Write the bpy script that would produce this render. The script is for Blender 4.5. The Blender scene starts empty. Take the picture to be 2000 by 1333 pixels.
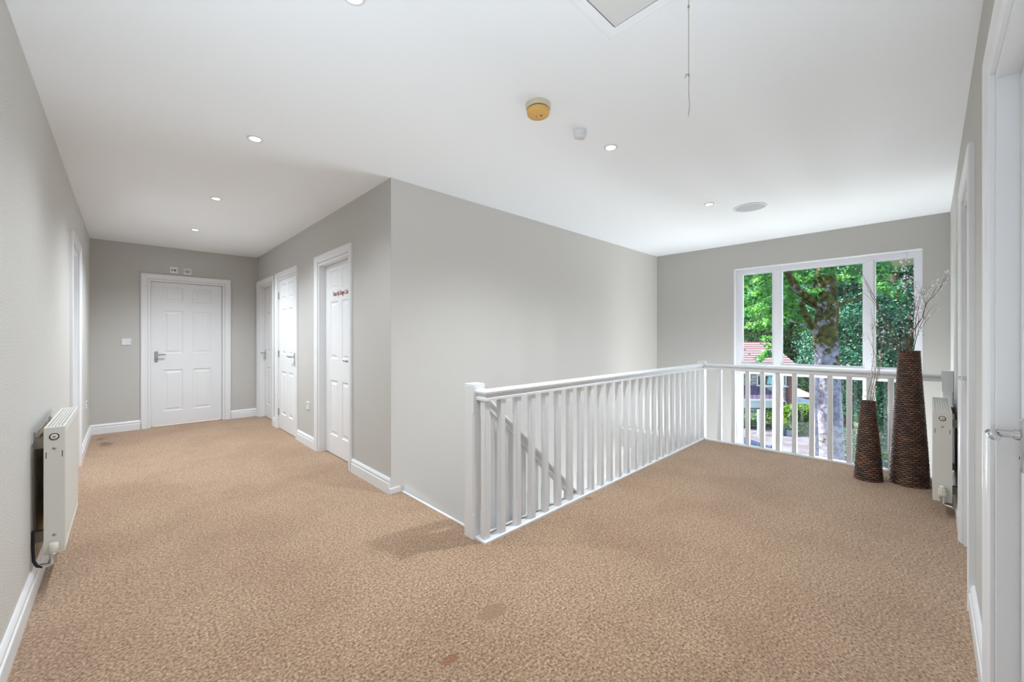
import bpy, math, random
from mathutils import Vector, Matrix, Euler
random.seed(7)
PI = math.pi
C = bpy.context.scene.collection
SC = bpy.context.scene

# ------------------------------------------------------------------ camera
F_PX, YAW, Y0 = 785.85, 0.80508, 660.6            # focal length in px of a 2000 px frame, yaw, horizon row
CAM = Vector((0.0, 0.0, 1.2))
cd = bpy.data.cameras.new('camera'); cam = bpy.data.objects.new('camera', cd); C.objects.link(cam)
cam.location = CAM
cam.rotation_euler = (PI/2, 0, YAW - PI/2)
cd.sensor_width = 36.0; cd.lens = F_PX*36/2000
cd.shift_y = -(666.5 - Y0)/2000
cd.clip_start = 0.02; cd.clip_end = 400
SC.camera = cam

# ------------------------------------------------------------------ sky, sun, exposure
SC.view_settings.view_transform = 'Standard'
SC.view_settings.look = 'None'
SC.view_settings.gamma = 1.0
SC.view_settings.use_curve_mapping = False
SC.view_settings.exposure = 0.0
SUN_DIR = Vector((-0.30, 0.62, 0.85)).normalized()   # towards the sun: high, over our roof and to the left of the window
w = bpy.data.worlds.new('sky'); SC.world = w; w.use_nodes = True
nt = w.node_tree; bg = nt.nodes['Background']
sky = nt.nodes.new('ShaderNodeTexSky'); sky.sky_type = 'NISHITA'; sky.sun_disc = False
sky.sun_elevation = math.asin(SUN_DIR.z); sky.sun_rotation = math.atan2(SUN_DIR.x, SUN_DIR.y)
nt.links.new(sky.outputs[0], bg.inputs[0]); bg.inputs[1].default_value = 0.75
sd = bpy.data.lights.new('sun', 'SUN'); sd.energy = 15.0; sd.angle = 0.012; sd.color = (1.0, 0.95, 0.87)
so = bpy.data.objects.new('sun', sd); C.objects.link(so); so.location = (0, 20, 30)
so.rotation_euler = SUN_DIR.to_track_quat('Z', 'Y').to_euler()

def area(name, loc, direction, sx, sy, watts, col=(1, 1, 1), spread=PI):
    d = bpy.data.lights.new(name, 'AREA'); d.shape = 'RECTANGLE'; d.size = sx; d.size_y = sy
    d.energy = watts; d.color = col; d.spread = spread
    o = bpy.data.objects.new(name, d); C.objects.link(o); o.location = loc
    o.rotation_euler = Vector(direction).to_track_quat('-Z', 'Y').to_euler()
    return o
# hidden fill lamps added in the stairwell and window void, standing in for daylight
COOL = (0.80, 0.91, 1.0)
area('stairwell_fill', (4.0, 2.37, -1.9), (-0.1, 0, 1), 1.3, 0.8, 62, COOL)
area('window_void_fill', (5.62, 0.85, -0.33), (-1.0, 0.0, 0.75), 0.30, 1.5, 66, (0.90, 0.955, 1.0))
area('doorway_fill', (-0.85, 5.13, 1.05), (1, 0, 0.0), 0.6, 1.5, 6.5, COOL)     # added unseen lamp behind the left doorway, brightens the hall
area('camera_fill', (-0.18, 0.42, 0.90), (0.15, 0.60, 1.0), 0.2, 0.2, 9.5, (0.74, 0.88, 1.0), 2.2)
area('camera_fill', (0.36, -0.06, 0.95), (0.70, 0.20, 1.0), 0.2, 0.2, 7.2, (0.74, 0.88, 1.0), 2.2)   # two added lamps out of view that brighten the ceiling

# ------------------------------------------------------------------ node helpers
def lin(c):
    return tuple(((v/255)/12.92 if v/255 <= 0.04045 else ((v/255+0.055)/1.055)**2.4) for v in c) + (1.0,)
def mat(name, col, rough=0.5, metal=0.0, spec=0.5, **k):
    m = bpy.data.materials.new(name); m.use_nodes = True
    b = m.node_tree.nodes['Principled BSDF']
    b.inputs['Base Color'].default_value = col if len(col) == 4 else tuple(col)+(1,)
    b.inputs['Roughness'].default_value = rough; b.inputs['Metallic'].default_value = metal
    b.inputs['Specular IOR Level'].default_value = spec
    return m
def nodes(m): return m.node_tree.nodes, m.node_tree.links, m.node_tree.nodes['Principled BSDF']
def add_noise(m, scale=8, c1=None, c2=None, bump=0.0, bscale=None, detail=3, lo=0.35, hi=0.65, dist=0.01):
    N, L, b = nodes(m)
    tc = N.new('ShaderNodeTexCoord')
    if c1 is not None:
        n = N.new('ShaderNodeTexNoise'); n.inputs['Scale'].default_value = scale; n.inputs['Detail'].default_value = detail
        r = N.new('ShaderNodeValToRGB'); r.color_ramp.elements[0].position = lo; r.color_ramp.elements[1].position = hi
        r.color_ramp.elements[0].color = c1; r.color_ramp.elements[1].color = c2
        L.new(tc.outputs['Object'], n.inputs['Vector']); L.new(n.outputs['Fac'], r.inputs['Fac']); L.new(r.outputs[0], b.inputs['Base Color'])
    if bump:
        n2 = N.new('ShaderNodeTexNoise'); n2.inputs['Scale'].default_value = bscale or scale; n2.inputs['Detail'].default_value = 3
        bp = N.new('ShaderNodeBump'); bp.inputs['Strength'].default_value = bump; bp.inputs['Distance'].default_value = dist
        L.new(tc.outputs['Object'], n2.inputs['Vector']); L.new(n2.outputs['Fac'], bp.inputs['Height']); L.new(bp.outputs[0], b.inputs['Normal'])
    return m
def emis(name, col, s):
    m = mat(name, col); b = m.node_tree.nodes['Principled BSDF']
    b.inputs['Emission Color'].default_value = tuple(col[:3])+(1,); b.inputs['Emission Strength'].default_value = s
    return m

# ------------------------------------------------------------------ interior materials
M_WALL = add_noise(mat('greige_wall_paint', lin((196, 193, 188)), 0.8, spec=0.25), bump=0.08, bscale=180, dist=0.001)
M_WALL_LIT = add_noise(mat('lit_wall_paint', lin((219, 214, 208)), 0.8, spec=0.25), bump=0.08, bscale=180, dist=0.001)  # wall paint lightened: stronger light on the stair wall put into the colour
M_CEIL = add_noise(mat('white_ceiling_paint', lin((248, 250, 252)), 0.85, spec=0.2), bump=0.05, bscale=60, dist=0.001)
M_WHITE = mat('white_gloss_paint', lin((233, 233, 234)), 0.32, spec=0.5)
M_UPVC = mat('white_window_plastic', lin((232, 232, 238)), 0.3)
M_RAD = mat('radiator_enamel', lin((226, 223, 215)), 0.35)
M_PLASTIC = mat('white_plastic', lin((230, 230, 232)), 0.35)
M_CREAM = mat('cream_plastic', lin((226, 220, 204)), 0.45)
M_DARK = mat('dark_gap', lin((30, 28, 27)), 0.8)
M_CHROME = mat('chrome', lin((205, 205, 208)), 0.12, 1.0)
M_STEEL = mat('galvanised_steel', lin((168, 162, 152)), 0.45, 0.4)
M_YELLOW = mat('aged_yellow_plastic', lin((226, 178, 98)), 0.45)
M_YELLOW2 = mat('aged_cream_plastic', lin((214, 204, 180)), 0.45)
M_GRILLE = mat('speaker_mesh', lin((196, 197, 202)), 0.6)
M_CORD = mat('cord', lin((160, 146, 130)), 0.8)
M_RED = mat('red_lettering', lin((150, 60, 62)), 0.6)
M_GREY = mat('grey_marking', lin((120, 122, 130)), 0.6)
M_LAMP = emis('lamp_face', (1, 0.98, 0.94), 25.0)
M_PLASTER = add_noise(mat('bare_plaster', lin((165, 148, 128)), 0.9), 14, lin((150, 130, 108)), lin((185, 170, 150)))
M_HATCH = mat('hatch_board', lin((224, 224, 221)), 0.6)
M_TAG = mat('cream_tag', lin((225, 222, 210)), 0.5)

def glass():
    m = bpy.data.materials.new('window_glass'); m.use_nodes = True
    N, L = m.node_tree.nodes, m.node_tree.links; N.clear()
    o = N.new('ShaderNodeOutputMaterial'); mx = N.new('ShaderNodeMixShader')
    t = N.new('ShaderNodeBsdfTransparent'); g = N.new('ShaderNodeBsdfGlossy'); g.inputs['Roughness'].default_value = 0.02
    t.inputs[0].default_value = (0.96, 0.98, 0.97, 1)
    fr = N.new('ShaderNodeFresnel'); fr.inputs[0].default_value = 1.45
    ml = N.new('ShaderNodeMath'); ml.operation = 'MULTIPLY'; ml.inputs[1].default_value = 0.6
    L.new(fr.outputs[0], ml.inputs[0]); L.new(ml.outputs[0], mx.inputs[0]); L.new(t.outputs[0], mx.inputs[1]); L.new(g.outputs[0], mx.inputs[2]); L.new(mx.outputs[0], o.inputs[0])
    return m
M_GLASS = glass()

def carpet():
    m = mat('beige_loop_carpet', lin((190, 155, 122)), 0.95, spec=0.1)
    N, L, b = nodes(m)
    tc = N.new('ShaderNodeTexCoord')
    def noise(s, d=3, rough=0.5):
        n = N.new('ShaderNodeTexNoise'); n.inputs['Scale'].default_value = s; n.inputs['Detail'].default_value = d
        n.inputs['Roughness'].default_value = rough; L.new(tc.outputs['Object'], n.inputs['Vector']); return n
    def ramp(src, stops):
        r = N.new('ShaderNodeValToRGB'); e = r.color_ramp.elements
        e[0].position, e[0].color = stops[0]; e[1].position, e[1].color = stops[1]
        for p, c in stops[2:]:
            q = e.new(p); q.color = c
        L.new(src, r.inputs['Fac']); return r
    def mixc(f, a, bb, mode='MIX'):
        x = N.new('ShaderNodeMix'); x.data_type = 'RGBA'; x.blend_type = mode
        if isinstance(f, float): x.inputs[0].default_value = f
        else: L.new(f, x.inputs[0])
        for k, v in ((6, a), (7, bb)):
            if isinstance(v, tuple): x.inputs[k].default_value = v
            else: L.new(v, x.inputs[k])
        return x.outputs[2]
    fine = noise(95, 5, 0.75)
    pile = ramp(fine.outputs['Fac'], [(0.36, lin((112, 78, 52))), (0.62, lin((226, 196, 164))), (0.50, lin((190, 155, 123)))])
    v = N.new('ShaderNodeTexVoronoi'); v.inputs['Scale'].default_value = 75; L.new(tc.outputs['Object'], v.inputs['Vector'])
    vr = ramp(v.outputs['Distance'], [(0.1, (1, 1, 1, 1)), (0.75, (0.66, 0.60, 0.55, 1))])
    c = mixc(0.75, pile.outputs[0], vr.outputs[0], 'MULTIPLY')
    big = noise(1.3, 5, 0.6)
    wr = ramp(big.outputs['Fac'], [(0.40, (0.82, 0.77, 0.73, 1)), (0.56, (1, 1, 1, 1))])
    c = mixc(0.7, c, wr.outputs[0], 'MULTIPLY')
    # stains with shapes of their own
    sep = N.new('ShaderNodeSeparateXYZ'); L.new(tc.outputs['Object'], sep.inputs[0])
    wob = noise(14, 3)
    def stain(x, y, rx, ry, col, c):
        cb = N.new('ShaderNodeCombineXYZ'); 
        for ax, cc, rr in ((0, x, rx), (1, y, ry)):
            s1 = N.new('ShaderNodeMath'); s1.operation = 'SUBTRACT'; L.new(sep.outputs[ax], s1.inputs[0]); s1.inputs[1].default_value = cc
            s2 = N.new('ShaderNodeMath'); s2.operation = 'DIVIDE'; L.new(s1.outputs[0], s2.inputs[0]); s2.inputs[1].default_value = rr
            L.new(s2.outputs[0], cb.inputs[ax])
        ln = N.new('ShaderNodeVectorMath'); ln.operation = 'LENGTH'; L.new(cb.outputs[0], ln.inputs[0])
        ad = N.new('ShaderNodeMath'); ad.operation = 'ADD'; L.new(ln.outputs['Value'], ad.inputs[0])
        w2 = N.new('ShaderNodeMath'); w2.operation = 'MULTIPLY'; w2.inputs[1].default_value = 1.6; L.new(wob.outputs['Fac'], w2.inputs[0]); L.new(w2.outputs[0], ad.inputs[1])
        rr = ramp(ad.outputs[0], [(0.0, (1, 1, 1, 1)), (1.0, (0, 0, 0, 1))])
        mp = N.new('ShaderNodeMapRange'); mp.inputs[1].default_value = 1.35; mp.inputs[2].default_value = 1.75; mp.inputs[3].default_value = 0.75; mp.inputs[4].default_value = 0
        L.new(ad.outputs[0], mp.inputs[0]); N.remove(rr)
        return mixc(mp.outputs[0], c, col)
    c = stain(0.869, 1.243, 0.040, 0.022, lin((140, 80, 36)), c)
    c = stain(-0.16, 6.45, 0.07, 0.16, lin((98, 64, 40)), c)
    c = stain(-0.21, 6.83, 0.05, 0.10, lin((120, 86, 60)), c)
    c = stain(1.16, 1.33, 0.09, 0.05, lin((150, 116, 88)), c)
    c = stain(2.49, 1.77, 0.04, 0.03, lin((140, 104, 74)), c)
    L.new(c, b.inputs['Base Color'])
    bp = N.new('ShaderNodeBump'); bp.inputs['Strength'].default_value = 0.9; bp.inputs['Distance'].default_value = 0.006
    ad = N.new('ShaderNodeMath'); ad.operation = 'SUBTRACT'; L.new(fine.outputs['Fac'], ad.inputs[0]); L.new(v.outputs['Distance'], ad.inputs[1])
    L.new(ad.outputs[0], bp.inputs['Height']); L.new(bp.outputs[0], b.inputs['Normal'])
    b.inputs['Sheen Weight'].default_value = 0.25; b.inputs['Sheen Roughness'].default_value = 0.6
    return m
M_CARPET = carpet()

def wallpaper():
    m = mat('textured_wallpaper', lin((214, 210, 204)), 0.55, spec=0.35)
    N, L, b = nodes(m)
    tc = N.new('ShaderNodeTexCoord')
    wv = N.new('ShaderNodeTexWave'); wv.wave_type = 'BANDS'; wv.bands_direction = 'Z'; wv.inputs['Scale'].default_value = 22
    wv.inputs['Distortion'].default_value = 3.0; wv.inputs['Detail'].default_value = 2; wv.inputs['Detail Scale'].default_value = 2.2
    # zigzag: shift the bands with a triangle wave along the wall
    sp = N.new('ShaderNodeSeparateXYZ'); L.new(tc.outputs['Object'], sp.inputs[0])
    pp = N.new('ShaderNodeMath'); pp.operation = 'PINGPONG'; pp.inputs[1].default_value = 0.035; L.new(sp.outputs[1], pp.inputs[0])
    ad = N.new('ShaderNodeMath'); ad.operation = 'ADD'; L.new(sp.outputs[2], ad.inputs[0]); L.new(pp.outputs[0], ad.inputs[1])
    cb = N.new('ShaderNodeCombineXYZ'); L.new(sp.outputs[1], cb.inputs[1]); L.new(ad.outputs[0], cb.inputs[2]); L.new(cb.outputs[0], wv.inputs['Vector'])
    r = N.new('ShaderNodeValToRGB'); r.color_ramp.elements[0].color = lin((202, 197, 190)); r.color_ramp.elements[1].color = lin((220, 218, 214))
    L.new(wv.outputs['Fac'], r.inputs['Fac']); L.new(r.outputs[0], b.inputs['Base Color'])
    bp = N.new('ShaderNodeBump'); bp.inputs['Strength'].default_value = 0.35; bp.inputs['Distance'].default_value = 0.002
    L.new(wv.outputs['Fac'], bp.inputs['Height']); L.new(bp.outputs[0], b.inputs['Normal'])
    return m
M_PAPER = wallpaper()

# ------------------------------------------------------------------ mesh helpers
class MB:
    def __init__(s): s.v = []; s.f = []; s.sm = []; s.mi = []
    def add(s, vs, fs, smooth=False, mi=0):
        k = len(s.v); s.v += [tuple(p) for p in vs]
        for f in fs: s.f.append(tuple(i+k for i in f)); s.sm.append(smooth); s.mi.append(mi)
        return s
    def box(s, x0, x1, y0, y1, z0, z1, mi=0):
        return s.add([(x0,y0,z0),(x1,y0,z0),(x1,y1,z0),(x0,y1,z0),(x0,y0,z1),(x1,y0,z1),(x1,y1,z1),(x0,y1,z1)],
                     [(0,3,2,1),(4,5,6,7),(0,1,5,4),(1,2,6,5),(2,3,7,6),(3,0,4,7)], mi=mi)
    def loft(s, rings, closed=True, caps=True, smooth=True, mi=0):
        n = len(rings[0]); vs = [p for r in rings for p in r]; fs = []
        for i in range(len(rings)-1):
            for j in range(n if closed else n-1):
                a, b = i*n+j, i*n+(j+1) % n
                fs.append((a, b, b+n, a+n))
        s.add(vs, fs, smooth, mi)
        if caps and closed:
            s.add(rings[0], [tuple(range(n))[::-1]], False, mi); s.add(rings[-1], [tuple(range(n))], False, mi)
        return s
    def lathe(s, prof, c=(0,0,0), n=32, caps=True, mi=0, smooth=True):
        rings = [[(c[0]+r*math.cos(2*PI*j/n), c[1]+r*math.sin(2*PI*j/n), c[2]+z) for j in range(n)] for r, z in prof]
        return s.loft(rings, caps=caps, smooth=smooth, mi=mi)
    def tube(s, pts, rad, n=8, mi=0, caps=True):
        pts = [Vector(p) for p in pts]; rings = []
        if not hasattr(rad, '__len__'): rad = [rad]*len(pts)
        up = Vector((0, 0, 1)); prev = None
        for i, p in enumerate(pts):
            d = (pts[min(i+1, len(pts)-1)] - pts[max(i-1, 0)]).normalized()
            if prev is None:
                a = d.cross(up)
                if a.length < 1e-3: a = d.cross(Vector((1, 0, 0)))
                a.normalize()
            else:
                a = (prev - d*prev.dot(d)).normalized()
            prev = a; b = d.cross(a)
            rings.append([p + (a*math.cos(2*PI*j/n) + b*math.sin(2*PI*j/n))*rad[i] for j in range(n)])
        return s.loft(rings, caps=caps, mi=mi)
    def xform(s, M):
        s.v = [tuple(M @ Vector(p)) for p in s.v]; return s
    def build(s, name, material, parent=None, bevel=0, kind=None):
        me = bpy.data.meshes.new(name); me.from_pydata(s.v, [], s.f)
        me.polygons.foreach_set('use_smooth', s.sm)
        for m in (material if isinstance(material, (list, tuple)) else [material]): me.materials.append(m)
        me.polygons.foreach_set('material_index', s.mi); me.update()
        o = bpy.data.objects.new(name, me); C.objects.link(o)
        if parent: o.parent = parent
        if bevel:
            b = o.modifiers.new('bevel', 'BEVEL'); b.width = bevel; b.segments = 2; b.limit_method = 'ANGLE'; b.angle_limit = 0.6
        if kind: o['kind'] = kind
        return o
def empty(name, loc=(0,0,0), rz=0, kind=None):
    o = bpy.data.objects.new(name, None); C.objects.link(o); o.location = loc; o.rotation_euler = (0,0,rz); o.empty_display_size = 0.1
    if kind: o['kind'] = kind
    return o
def tag(o, label, cat, group=None, kind=None):
    o['label'] = label; o['category'] = cat
    if group: o['group'] = group
    if kind: o['kind'] = kind
    return o
def copy_tree(o, parent=None):
    c = o.copy(); C.objects.link(c)
    if parent: c.parent = parent
    for ch in list(o.children): copy_tree(ch, c)
    return c
def P(px, py, w):                        # the point seen at (px, py), w metres in front of the camera plane
    r = w*(px-1000)/F_PX; s, c = math.sin(YAW), math.cos(YAW)
    return Vector((r*s + w*c, -r*c + w*s, 1.2 - w*(py-Y0)/F_PX))

# ------------------------------------------------------------------ main dimensions (metres, carpet = z 0)
CEIL = 2.434
XL, YR, YB, XC, XW, YE = -0.316, -0.134, 2.874, 1.472, 5.815, 7.197
VX0, VX1, VY = 1.555, 4.93, 1.885        # stair void: X from..to, Y from.. to the big wall; beyond VX1 the void goes wall to wall
LOW = -2.6; T = 0.14; DOORH = 1.985

def wall(name, axis, at, side, a0, a1, z0, z1, holes, m, thick=T):
    """axis 0: plane X=at, spans Y; axis 1: plane Y=at, spans X. side +1/-1: direction of the thickness away from the room"""
    b = MB(); us = sorted({a0, a1} | {h[0] for h in holes} | {h[1] for h in holes}); zs = sorted({z0, z1} | {h[2] for h in holes} | {h[3] for h in holes})
    p, q = sorted((at, at+side*thick))
    for i in range(len(us)-1):
        run = None
        for j in range(len(zs)-1):
            cu, cz = (us[i]+us[i+1])/2, (zs[j]+zs[j+1])/2
            hole = any(h[0] < cu < h[1] and h[2] < cz < h[3] for h in holes)
            if not hole: run = (run[0], zs[j+1]) if run else (zs[j], zs[j+1])
            if (hole or j == len(zs)-2) and run:
                if axis == 0: b.box(p, q, us[i], us[i+1], *run)
                else: b.box(us[i], us[i+1], p, q, *run)
                run = None
    return b.build(name, m, kind='structure')

# doors: centre along wall, clear width
D_END = (0.637, 0.835)
D1, D2, D3 = (6.70, 0.80), (5.641, 0.80), (4.081, 0.82)      # hall right wall, centre Y
D_LEFT = (5.13, 0.72)
R1, R2 = (1.46, 0.82), (3.125, 0.77)
W = dict(y0=0.06, y1=1.80, z0=-0.75, z1=2.105)

wall('wall_left', 0, XL, -1, -0.6, YE, -0.25, CEIL, [(D_LEFT[0]-D_LEFT[1]/2, D_LEFT[0]+D_LEFT[1]/2, -0.02, DOORH)], M_PAPER)
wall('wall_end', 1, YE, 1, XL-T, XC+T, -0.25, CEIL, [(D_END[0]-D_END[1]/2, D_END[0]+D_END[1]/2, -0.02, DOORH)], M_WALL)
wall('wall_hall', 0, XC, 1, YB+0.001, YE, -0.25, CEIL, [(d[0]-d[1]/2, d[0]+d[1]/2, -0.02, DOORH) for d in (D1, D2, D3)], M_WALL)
wall('wall_stairs', 1, YB, 1, XC+0.0015, XW+0.3, LOW, CEIL, [], M_WALL_LIT)
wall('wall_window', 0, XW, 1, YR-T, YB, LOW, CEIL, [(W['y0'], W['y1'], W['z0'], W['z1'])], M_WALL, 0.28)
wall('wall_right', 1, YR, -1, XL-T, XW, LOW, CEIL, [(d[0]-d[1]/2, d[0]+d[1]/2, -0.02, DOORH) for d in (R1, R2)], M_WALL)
wall('wall_back', 0, XL-0.001, -1, YR-T, -0.6, -0.25, CEIL, [], M_WALL) if False else None
MB().box(XL-1.2, XW+0.3, YR-T, YE+T, CEIL, CEIL+0.2).build('ceiling', M_CEIL, kind='structure')
fl = MB(); fl.box(XL-T, VX0, YR-T, YE+T, -0.25, 0).box(VX0, VX1, YR-T, VY, -0.25, 0)
fl.box(VX0, XC+0.16, YB+T, YE+T, -0.25, 0).box(XL-0.9, XL-T, 4.6, 5.7, -0.25, 0)
fl.build('floor', M_CARPET, kind='structure')
MB().box(XC, XW+0.28, YR-T, YB+T, LOW-0.2, LOW).build('floor_lower', M_CARPET, kind='structure')
# white edges of the void, the beam that carries the landing corner, closing walls under the landing
t = MB(); t.box(VX0, VX0+0.018, VY, YB, -0.26, 0.004)
t.build('trim_1', M_WHITE, kind='structure')
t = MB(); t.box(VX1-0.11, VX1, VY+0.02, YB, -0.26, -0.02, 1).box(VX1-0.12, VX1+0.01, VY+0.02, YB, -0.02, 0.012)
t.build('trim_2', [M_WHITE, M_WALL], kind='structure')
MB().box(VX0, VX1, VY-0.12, VY, LOW, -0.25).build('wall_lower', M_WALL, kind='structure')
MB().box(VX1-0.12, VX1, YR, VY, LOW, -0.25).build('wall_lower_void', M_WALL, kind='structure')
MB().box(VX0-0.12, VX0, VY-0.12, YB, LOW, -0.25).build('wall_lower_end', M_WALL, kind='structure')
# fascia that closes the slab edge
MB().box(VX0, VX1, VY, VY+0.016, -0.26, 0.004).box(VX1, VX1+0.016, YR, VY+0.016, -0.26, 0.004).build('trim_3', M_WHITE, kind='structure')
# stairs
st = MB(); n = 13; rise = -LOW/n; run = 0.225
for k in range(1, n):
    st.box(VX0+0.018+(k-1)*run, VX0+0.018+k*run+0.02, VY+0.13, YB-0.03, -k*rise-0.20, -k*rise)
st.build('stair_flight', M_CARPET, kind='structure')
sw = MB()
def string(y0, y1, extra):
    x0, z0 = VX0+0.02, 0.02+extra; x1 = x0+n*run; z1 = z0-n*rise
    vs = [(x, y, z) for y in (y0, y1) for x, z in ((x0, z0), (x1, z1), (x1, z1-0.3), (x0, z0-0.3))]
    sw.add(vs, [(0,1,2,3), (7,6,5,4), (0,4,5,1), (1,5,6,2), (2,6,7,3), (3,7,4,0)])
string(YB-0.03, YB, 0.02); string(VY+0.09, VY+0.125, 0.05)
sw.build('trim_4', M_WHITE, kind='structure')

# ------------------------------------------------------------------ baseboards
BPROF = [(0,0),(0.018,0),(0.018,0.078),(0.0155,0.082),(0.010,0.084),(0.010,0.090),(0.015,0.094),(0.014,0.105),(0.009,0.115),(0.005,0.121),(0,0.121)]
def baseboard(name, segs):
    """segs: (x0,y0,x1,y1) with the room on the left of the direction of travel"""
    b = MB()
    for (x0,y0,x1,y1) in segs:
        d = Vector((x1-x0, y1-y0, 0)).normalized(); nrm = Vector((-d.y, d.x, 0))
        r0 = [Vector((x0,y0,0)) + nrm*a + Vector((0,0,z)) for a, z in BPROF]
        r1 = [Vector((x1,y1,0)) + nrm*a + Vector((0,0,z)) for a, z in BPROF]
        b.loft([r0, r1], smooth=False)
    return b.build(name, M_WHITE, kind='structure')
AW = 0.07
def arch(d): return d[0]-d[1]/2-AW, d[0]+d[1]/2+AW
a, b_ = arch(D_LEFT); baseboard('baseboard_left', [(XL, a, XL, -0.15), (XL, YE, XL, b_)])
a, b_ = arch(D_END); baseboard('baseboard_end', [(a, YE, XL, YE), (XC, YE, b_, YE)])
e = [arch(d) for d in (D3, D2, D1)]
baseboard('baseboard_hall', [(XC, YB, XC, e[0][0]), (XC, e[0][1], XC, e[1][0]), (XC, e[1][1], XC, e[2][0])])
e = [arch(d) for d in (R1, R2)]
baseboard('baseboard_right', [(XL, YR, e[0][0], YR), (e[0][1], YR, e[1][0], YR), (e[1][1], YR, VX1, YR)])
MB().box(XC-0.016, XC+0.075, YB-0.014, YB, 0, 0.045).build('baseboard_stairs', M_WHITE, kind='structure', bevel=0.003)

# ------------------------------------------------------------------ doors
PANELS = [(0.20, 0.765), (0.985, 1.575), (1.70, 1.895)]
def leaf_mesh(wd, h):
    """front face at y=0, towards -y; origin at bottom centre"""
    b = MB(); st_, mid = 0.135*wd/0.82, 0.115*wd/0.82
    pw = (wd-2*st_-mid)/2
    xs = [-wd/2, -wd/2+st_, -wd/2+st_+pw, wd/2-st_-pw, wd/2-st_, wd/2]
    zs = [0.008] + [z for p in PANELS for z in p] + [h]
    hold = lambda i, j: i in (1, 3) and j in (1, 3, 5)
    th = 0.04
    for i in range(5):
        for j in range(7):
            x0, x1, z0, z1 = xs[i], xs[i+1], zs[j], zs[j+1]
            if not hold(i, j): b.add([(x0,0,z0),(x1,0,z0),(x1,0,z1),(x0,0,z1)], [(0,1,2,3)])
            else:
                steps = [(0, 0), (0.006, 0.007), (0.016, 0.009), (0.024, 0.009), (0.042, 0.003), (0.046, 0.002)]
                rings = [[(x0+d, y, z0+d), (x1-d, y, z0+d), (x1-d, y, z1-d), (x0+d, y, z1-d)] for d, y in steps]
                b.loft(rings, caps=False, smooth=False)
                b.add(rings[-1], [(0,1,2,3)])
    x0, x1, z0, z1 = xs[0], xs[-1], zs[0], zs[-1]
    b.add([(x0,0,z0),(x1,0,z0),(x1,0,z1),(x0,0,z1),(x0,th,z0),(x1,th,z0),(x1,th,z1),(x0,th,z1)],
          [(0,4,5,1),(1,5,6,2),(2,6,7,3),(3,7,4,0),(7,6,5,4)])
    return b
APROF = [(0.0, 0.0), (0.0, 0.010), (0.006, 0.013), (0.012, 0.012), (0.018, 0.015), (0.040, 0.018), (0.050, 0.022), (0.062, 0.022), (0.066, 0.018), (0.070, 0.018), (0.070, 0.0)]
def architrave_mesh(wd, h):
    b = MB(); r = 0.004
    rings = []
    for a, p in APROF:
        a += r
        rings.append([(-wd/2-a, -p, 0), (-wd/2-a, -p, h+a), (wd/2+a, -p, h+a), (wd/2+a, -p, 0)])
    b.loft(rings, closed=False, smooth=False)
    return b
def lever_mesh(sgn):
    b = MB()
    pts = [(0, 0, 0), (0, -0.030, 0), (sgn*0.004, -0.047, 0), (sgn*0.018, -0.054, 0.001), (sgn*0.05, -0.055, 0.003), (sgn*0.082, -0.053, 0.002), (sgn*0.096, -0.048, 0)]
    b.tube(pts, [0.0115, 0.0105, 0.0115, 0.012, 0.0105, 0.010, 0.0075], 12)
    b.tube([(0, 0, 0), (0, -0.012, 0)], 0.015, 16)
    return b
def handle(parent, x, z, y, sgn, label=None):
    pl = MB()
    out = []
    hw, hh = 0.02, 0.076
    for k in range(24):
        t_ = 2*PI*k/24; cx, cz = math.cos(t_), math.sin(t_)
        out.append((hw*cx, (hh-hw)*(1 if cz > 0 else -1)+hw*cz))
    pl.loft([[(a*s_, yy, c*s2) for a, c in out] for s_, s2, yy in ((1, 1, 0), (1, 1, -0.005), (0.85, 0.95, -0.008))], smooth=False)
    pl.tube([(0, -0.008, -0.035), (0, -0.0085, -0.035)], 0.004, 10, mi=1)
    o = pl.build('handle', [M_CHROME, M_DARK], parent); o.location = (x, y, z)
    if label: o['label'] = label
    l = lever_mesh(sgn).build('lever', M_CHROME, o); l.location = (0, -0.006, 0.028)
    return o
def door(num, loc, rz, wd, recess, hand, hz=0.945, hinges=False, deep=T, open_=False):
    t = empty('door_%d' % num, loc, rz, kind='structure')
    h = DOORH
    architrave_mesh(wd, h).build('architrave', M_WHITE, t)
    b = MB(); g = 0.024
    b.box(-wd/2, -wd/2+g, 0, deep, 0, h).box(wd/2-g, wd/2, 0, deep, 0, h).box(-wd/2+g, wd/2-g, 0, deep, h-g, h)
    y1 = recess+0.042                            # stops behind the leaf
    b.box(-wd/2+g, -wd/2+g+0.012, y1, y1+0.03, 0, h-g).box(wd/2-g-0.012, wd/2-g, y1, y1+0.03, 0, h-g).box(-wd/2+g, wd/2-g, y1, y1+0.03, h-g-0.012, h-g)
    b.build('lining', M_WHITE, t)
    lw = wd-2*g-0.006
    if not open_:
        lf = leaf_mesh(lw, h-g-0.003).build('leaf', M_WHITE, t); lf.location = (0, recess, 0)
    if hand:
        x = hand*(lw/2-0.055)
        handle(t, x, hz, recess, -hand, 'chrome lever handle')
    if hinges:
        for z in (0.22, 0.99, 1.76):
            m_ = MB(); m_.tube([(0, 0, -0.045), (0, 0, 0.045)], 0.006, 10); m_.box(-0.014, 0.014, 0.004, 0.0055, -0.045, 0.045)
            o = m_.build('hinge', M_STEEL, t); o.location = (-hand*(lw/2+0.002), recess-0.006, z)
    return t
door(1, (D_END[0], YE, 0), 0, D_END[1], 0.045, -1)
door(2, (XC, D1[0], 0), -PI/2, D1[1], 0.07, -1)
door(3, (XC, D2[0], 0), -PI/2, D2[1], 0.006, 1, hinges=True)
d3 = door(4, (XC, D3[0], 0), -PI/2, D3[1], 0.07, 1, hz=0.955)
door(5, (XL, D_LEFT[0], 0), PI/2, D_LEFT[1], 0.095, 0, open_=True)
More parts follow.
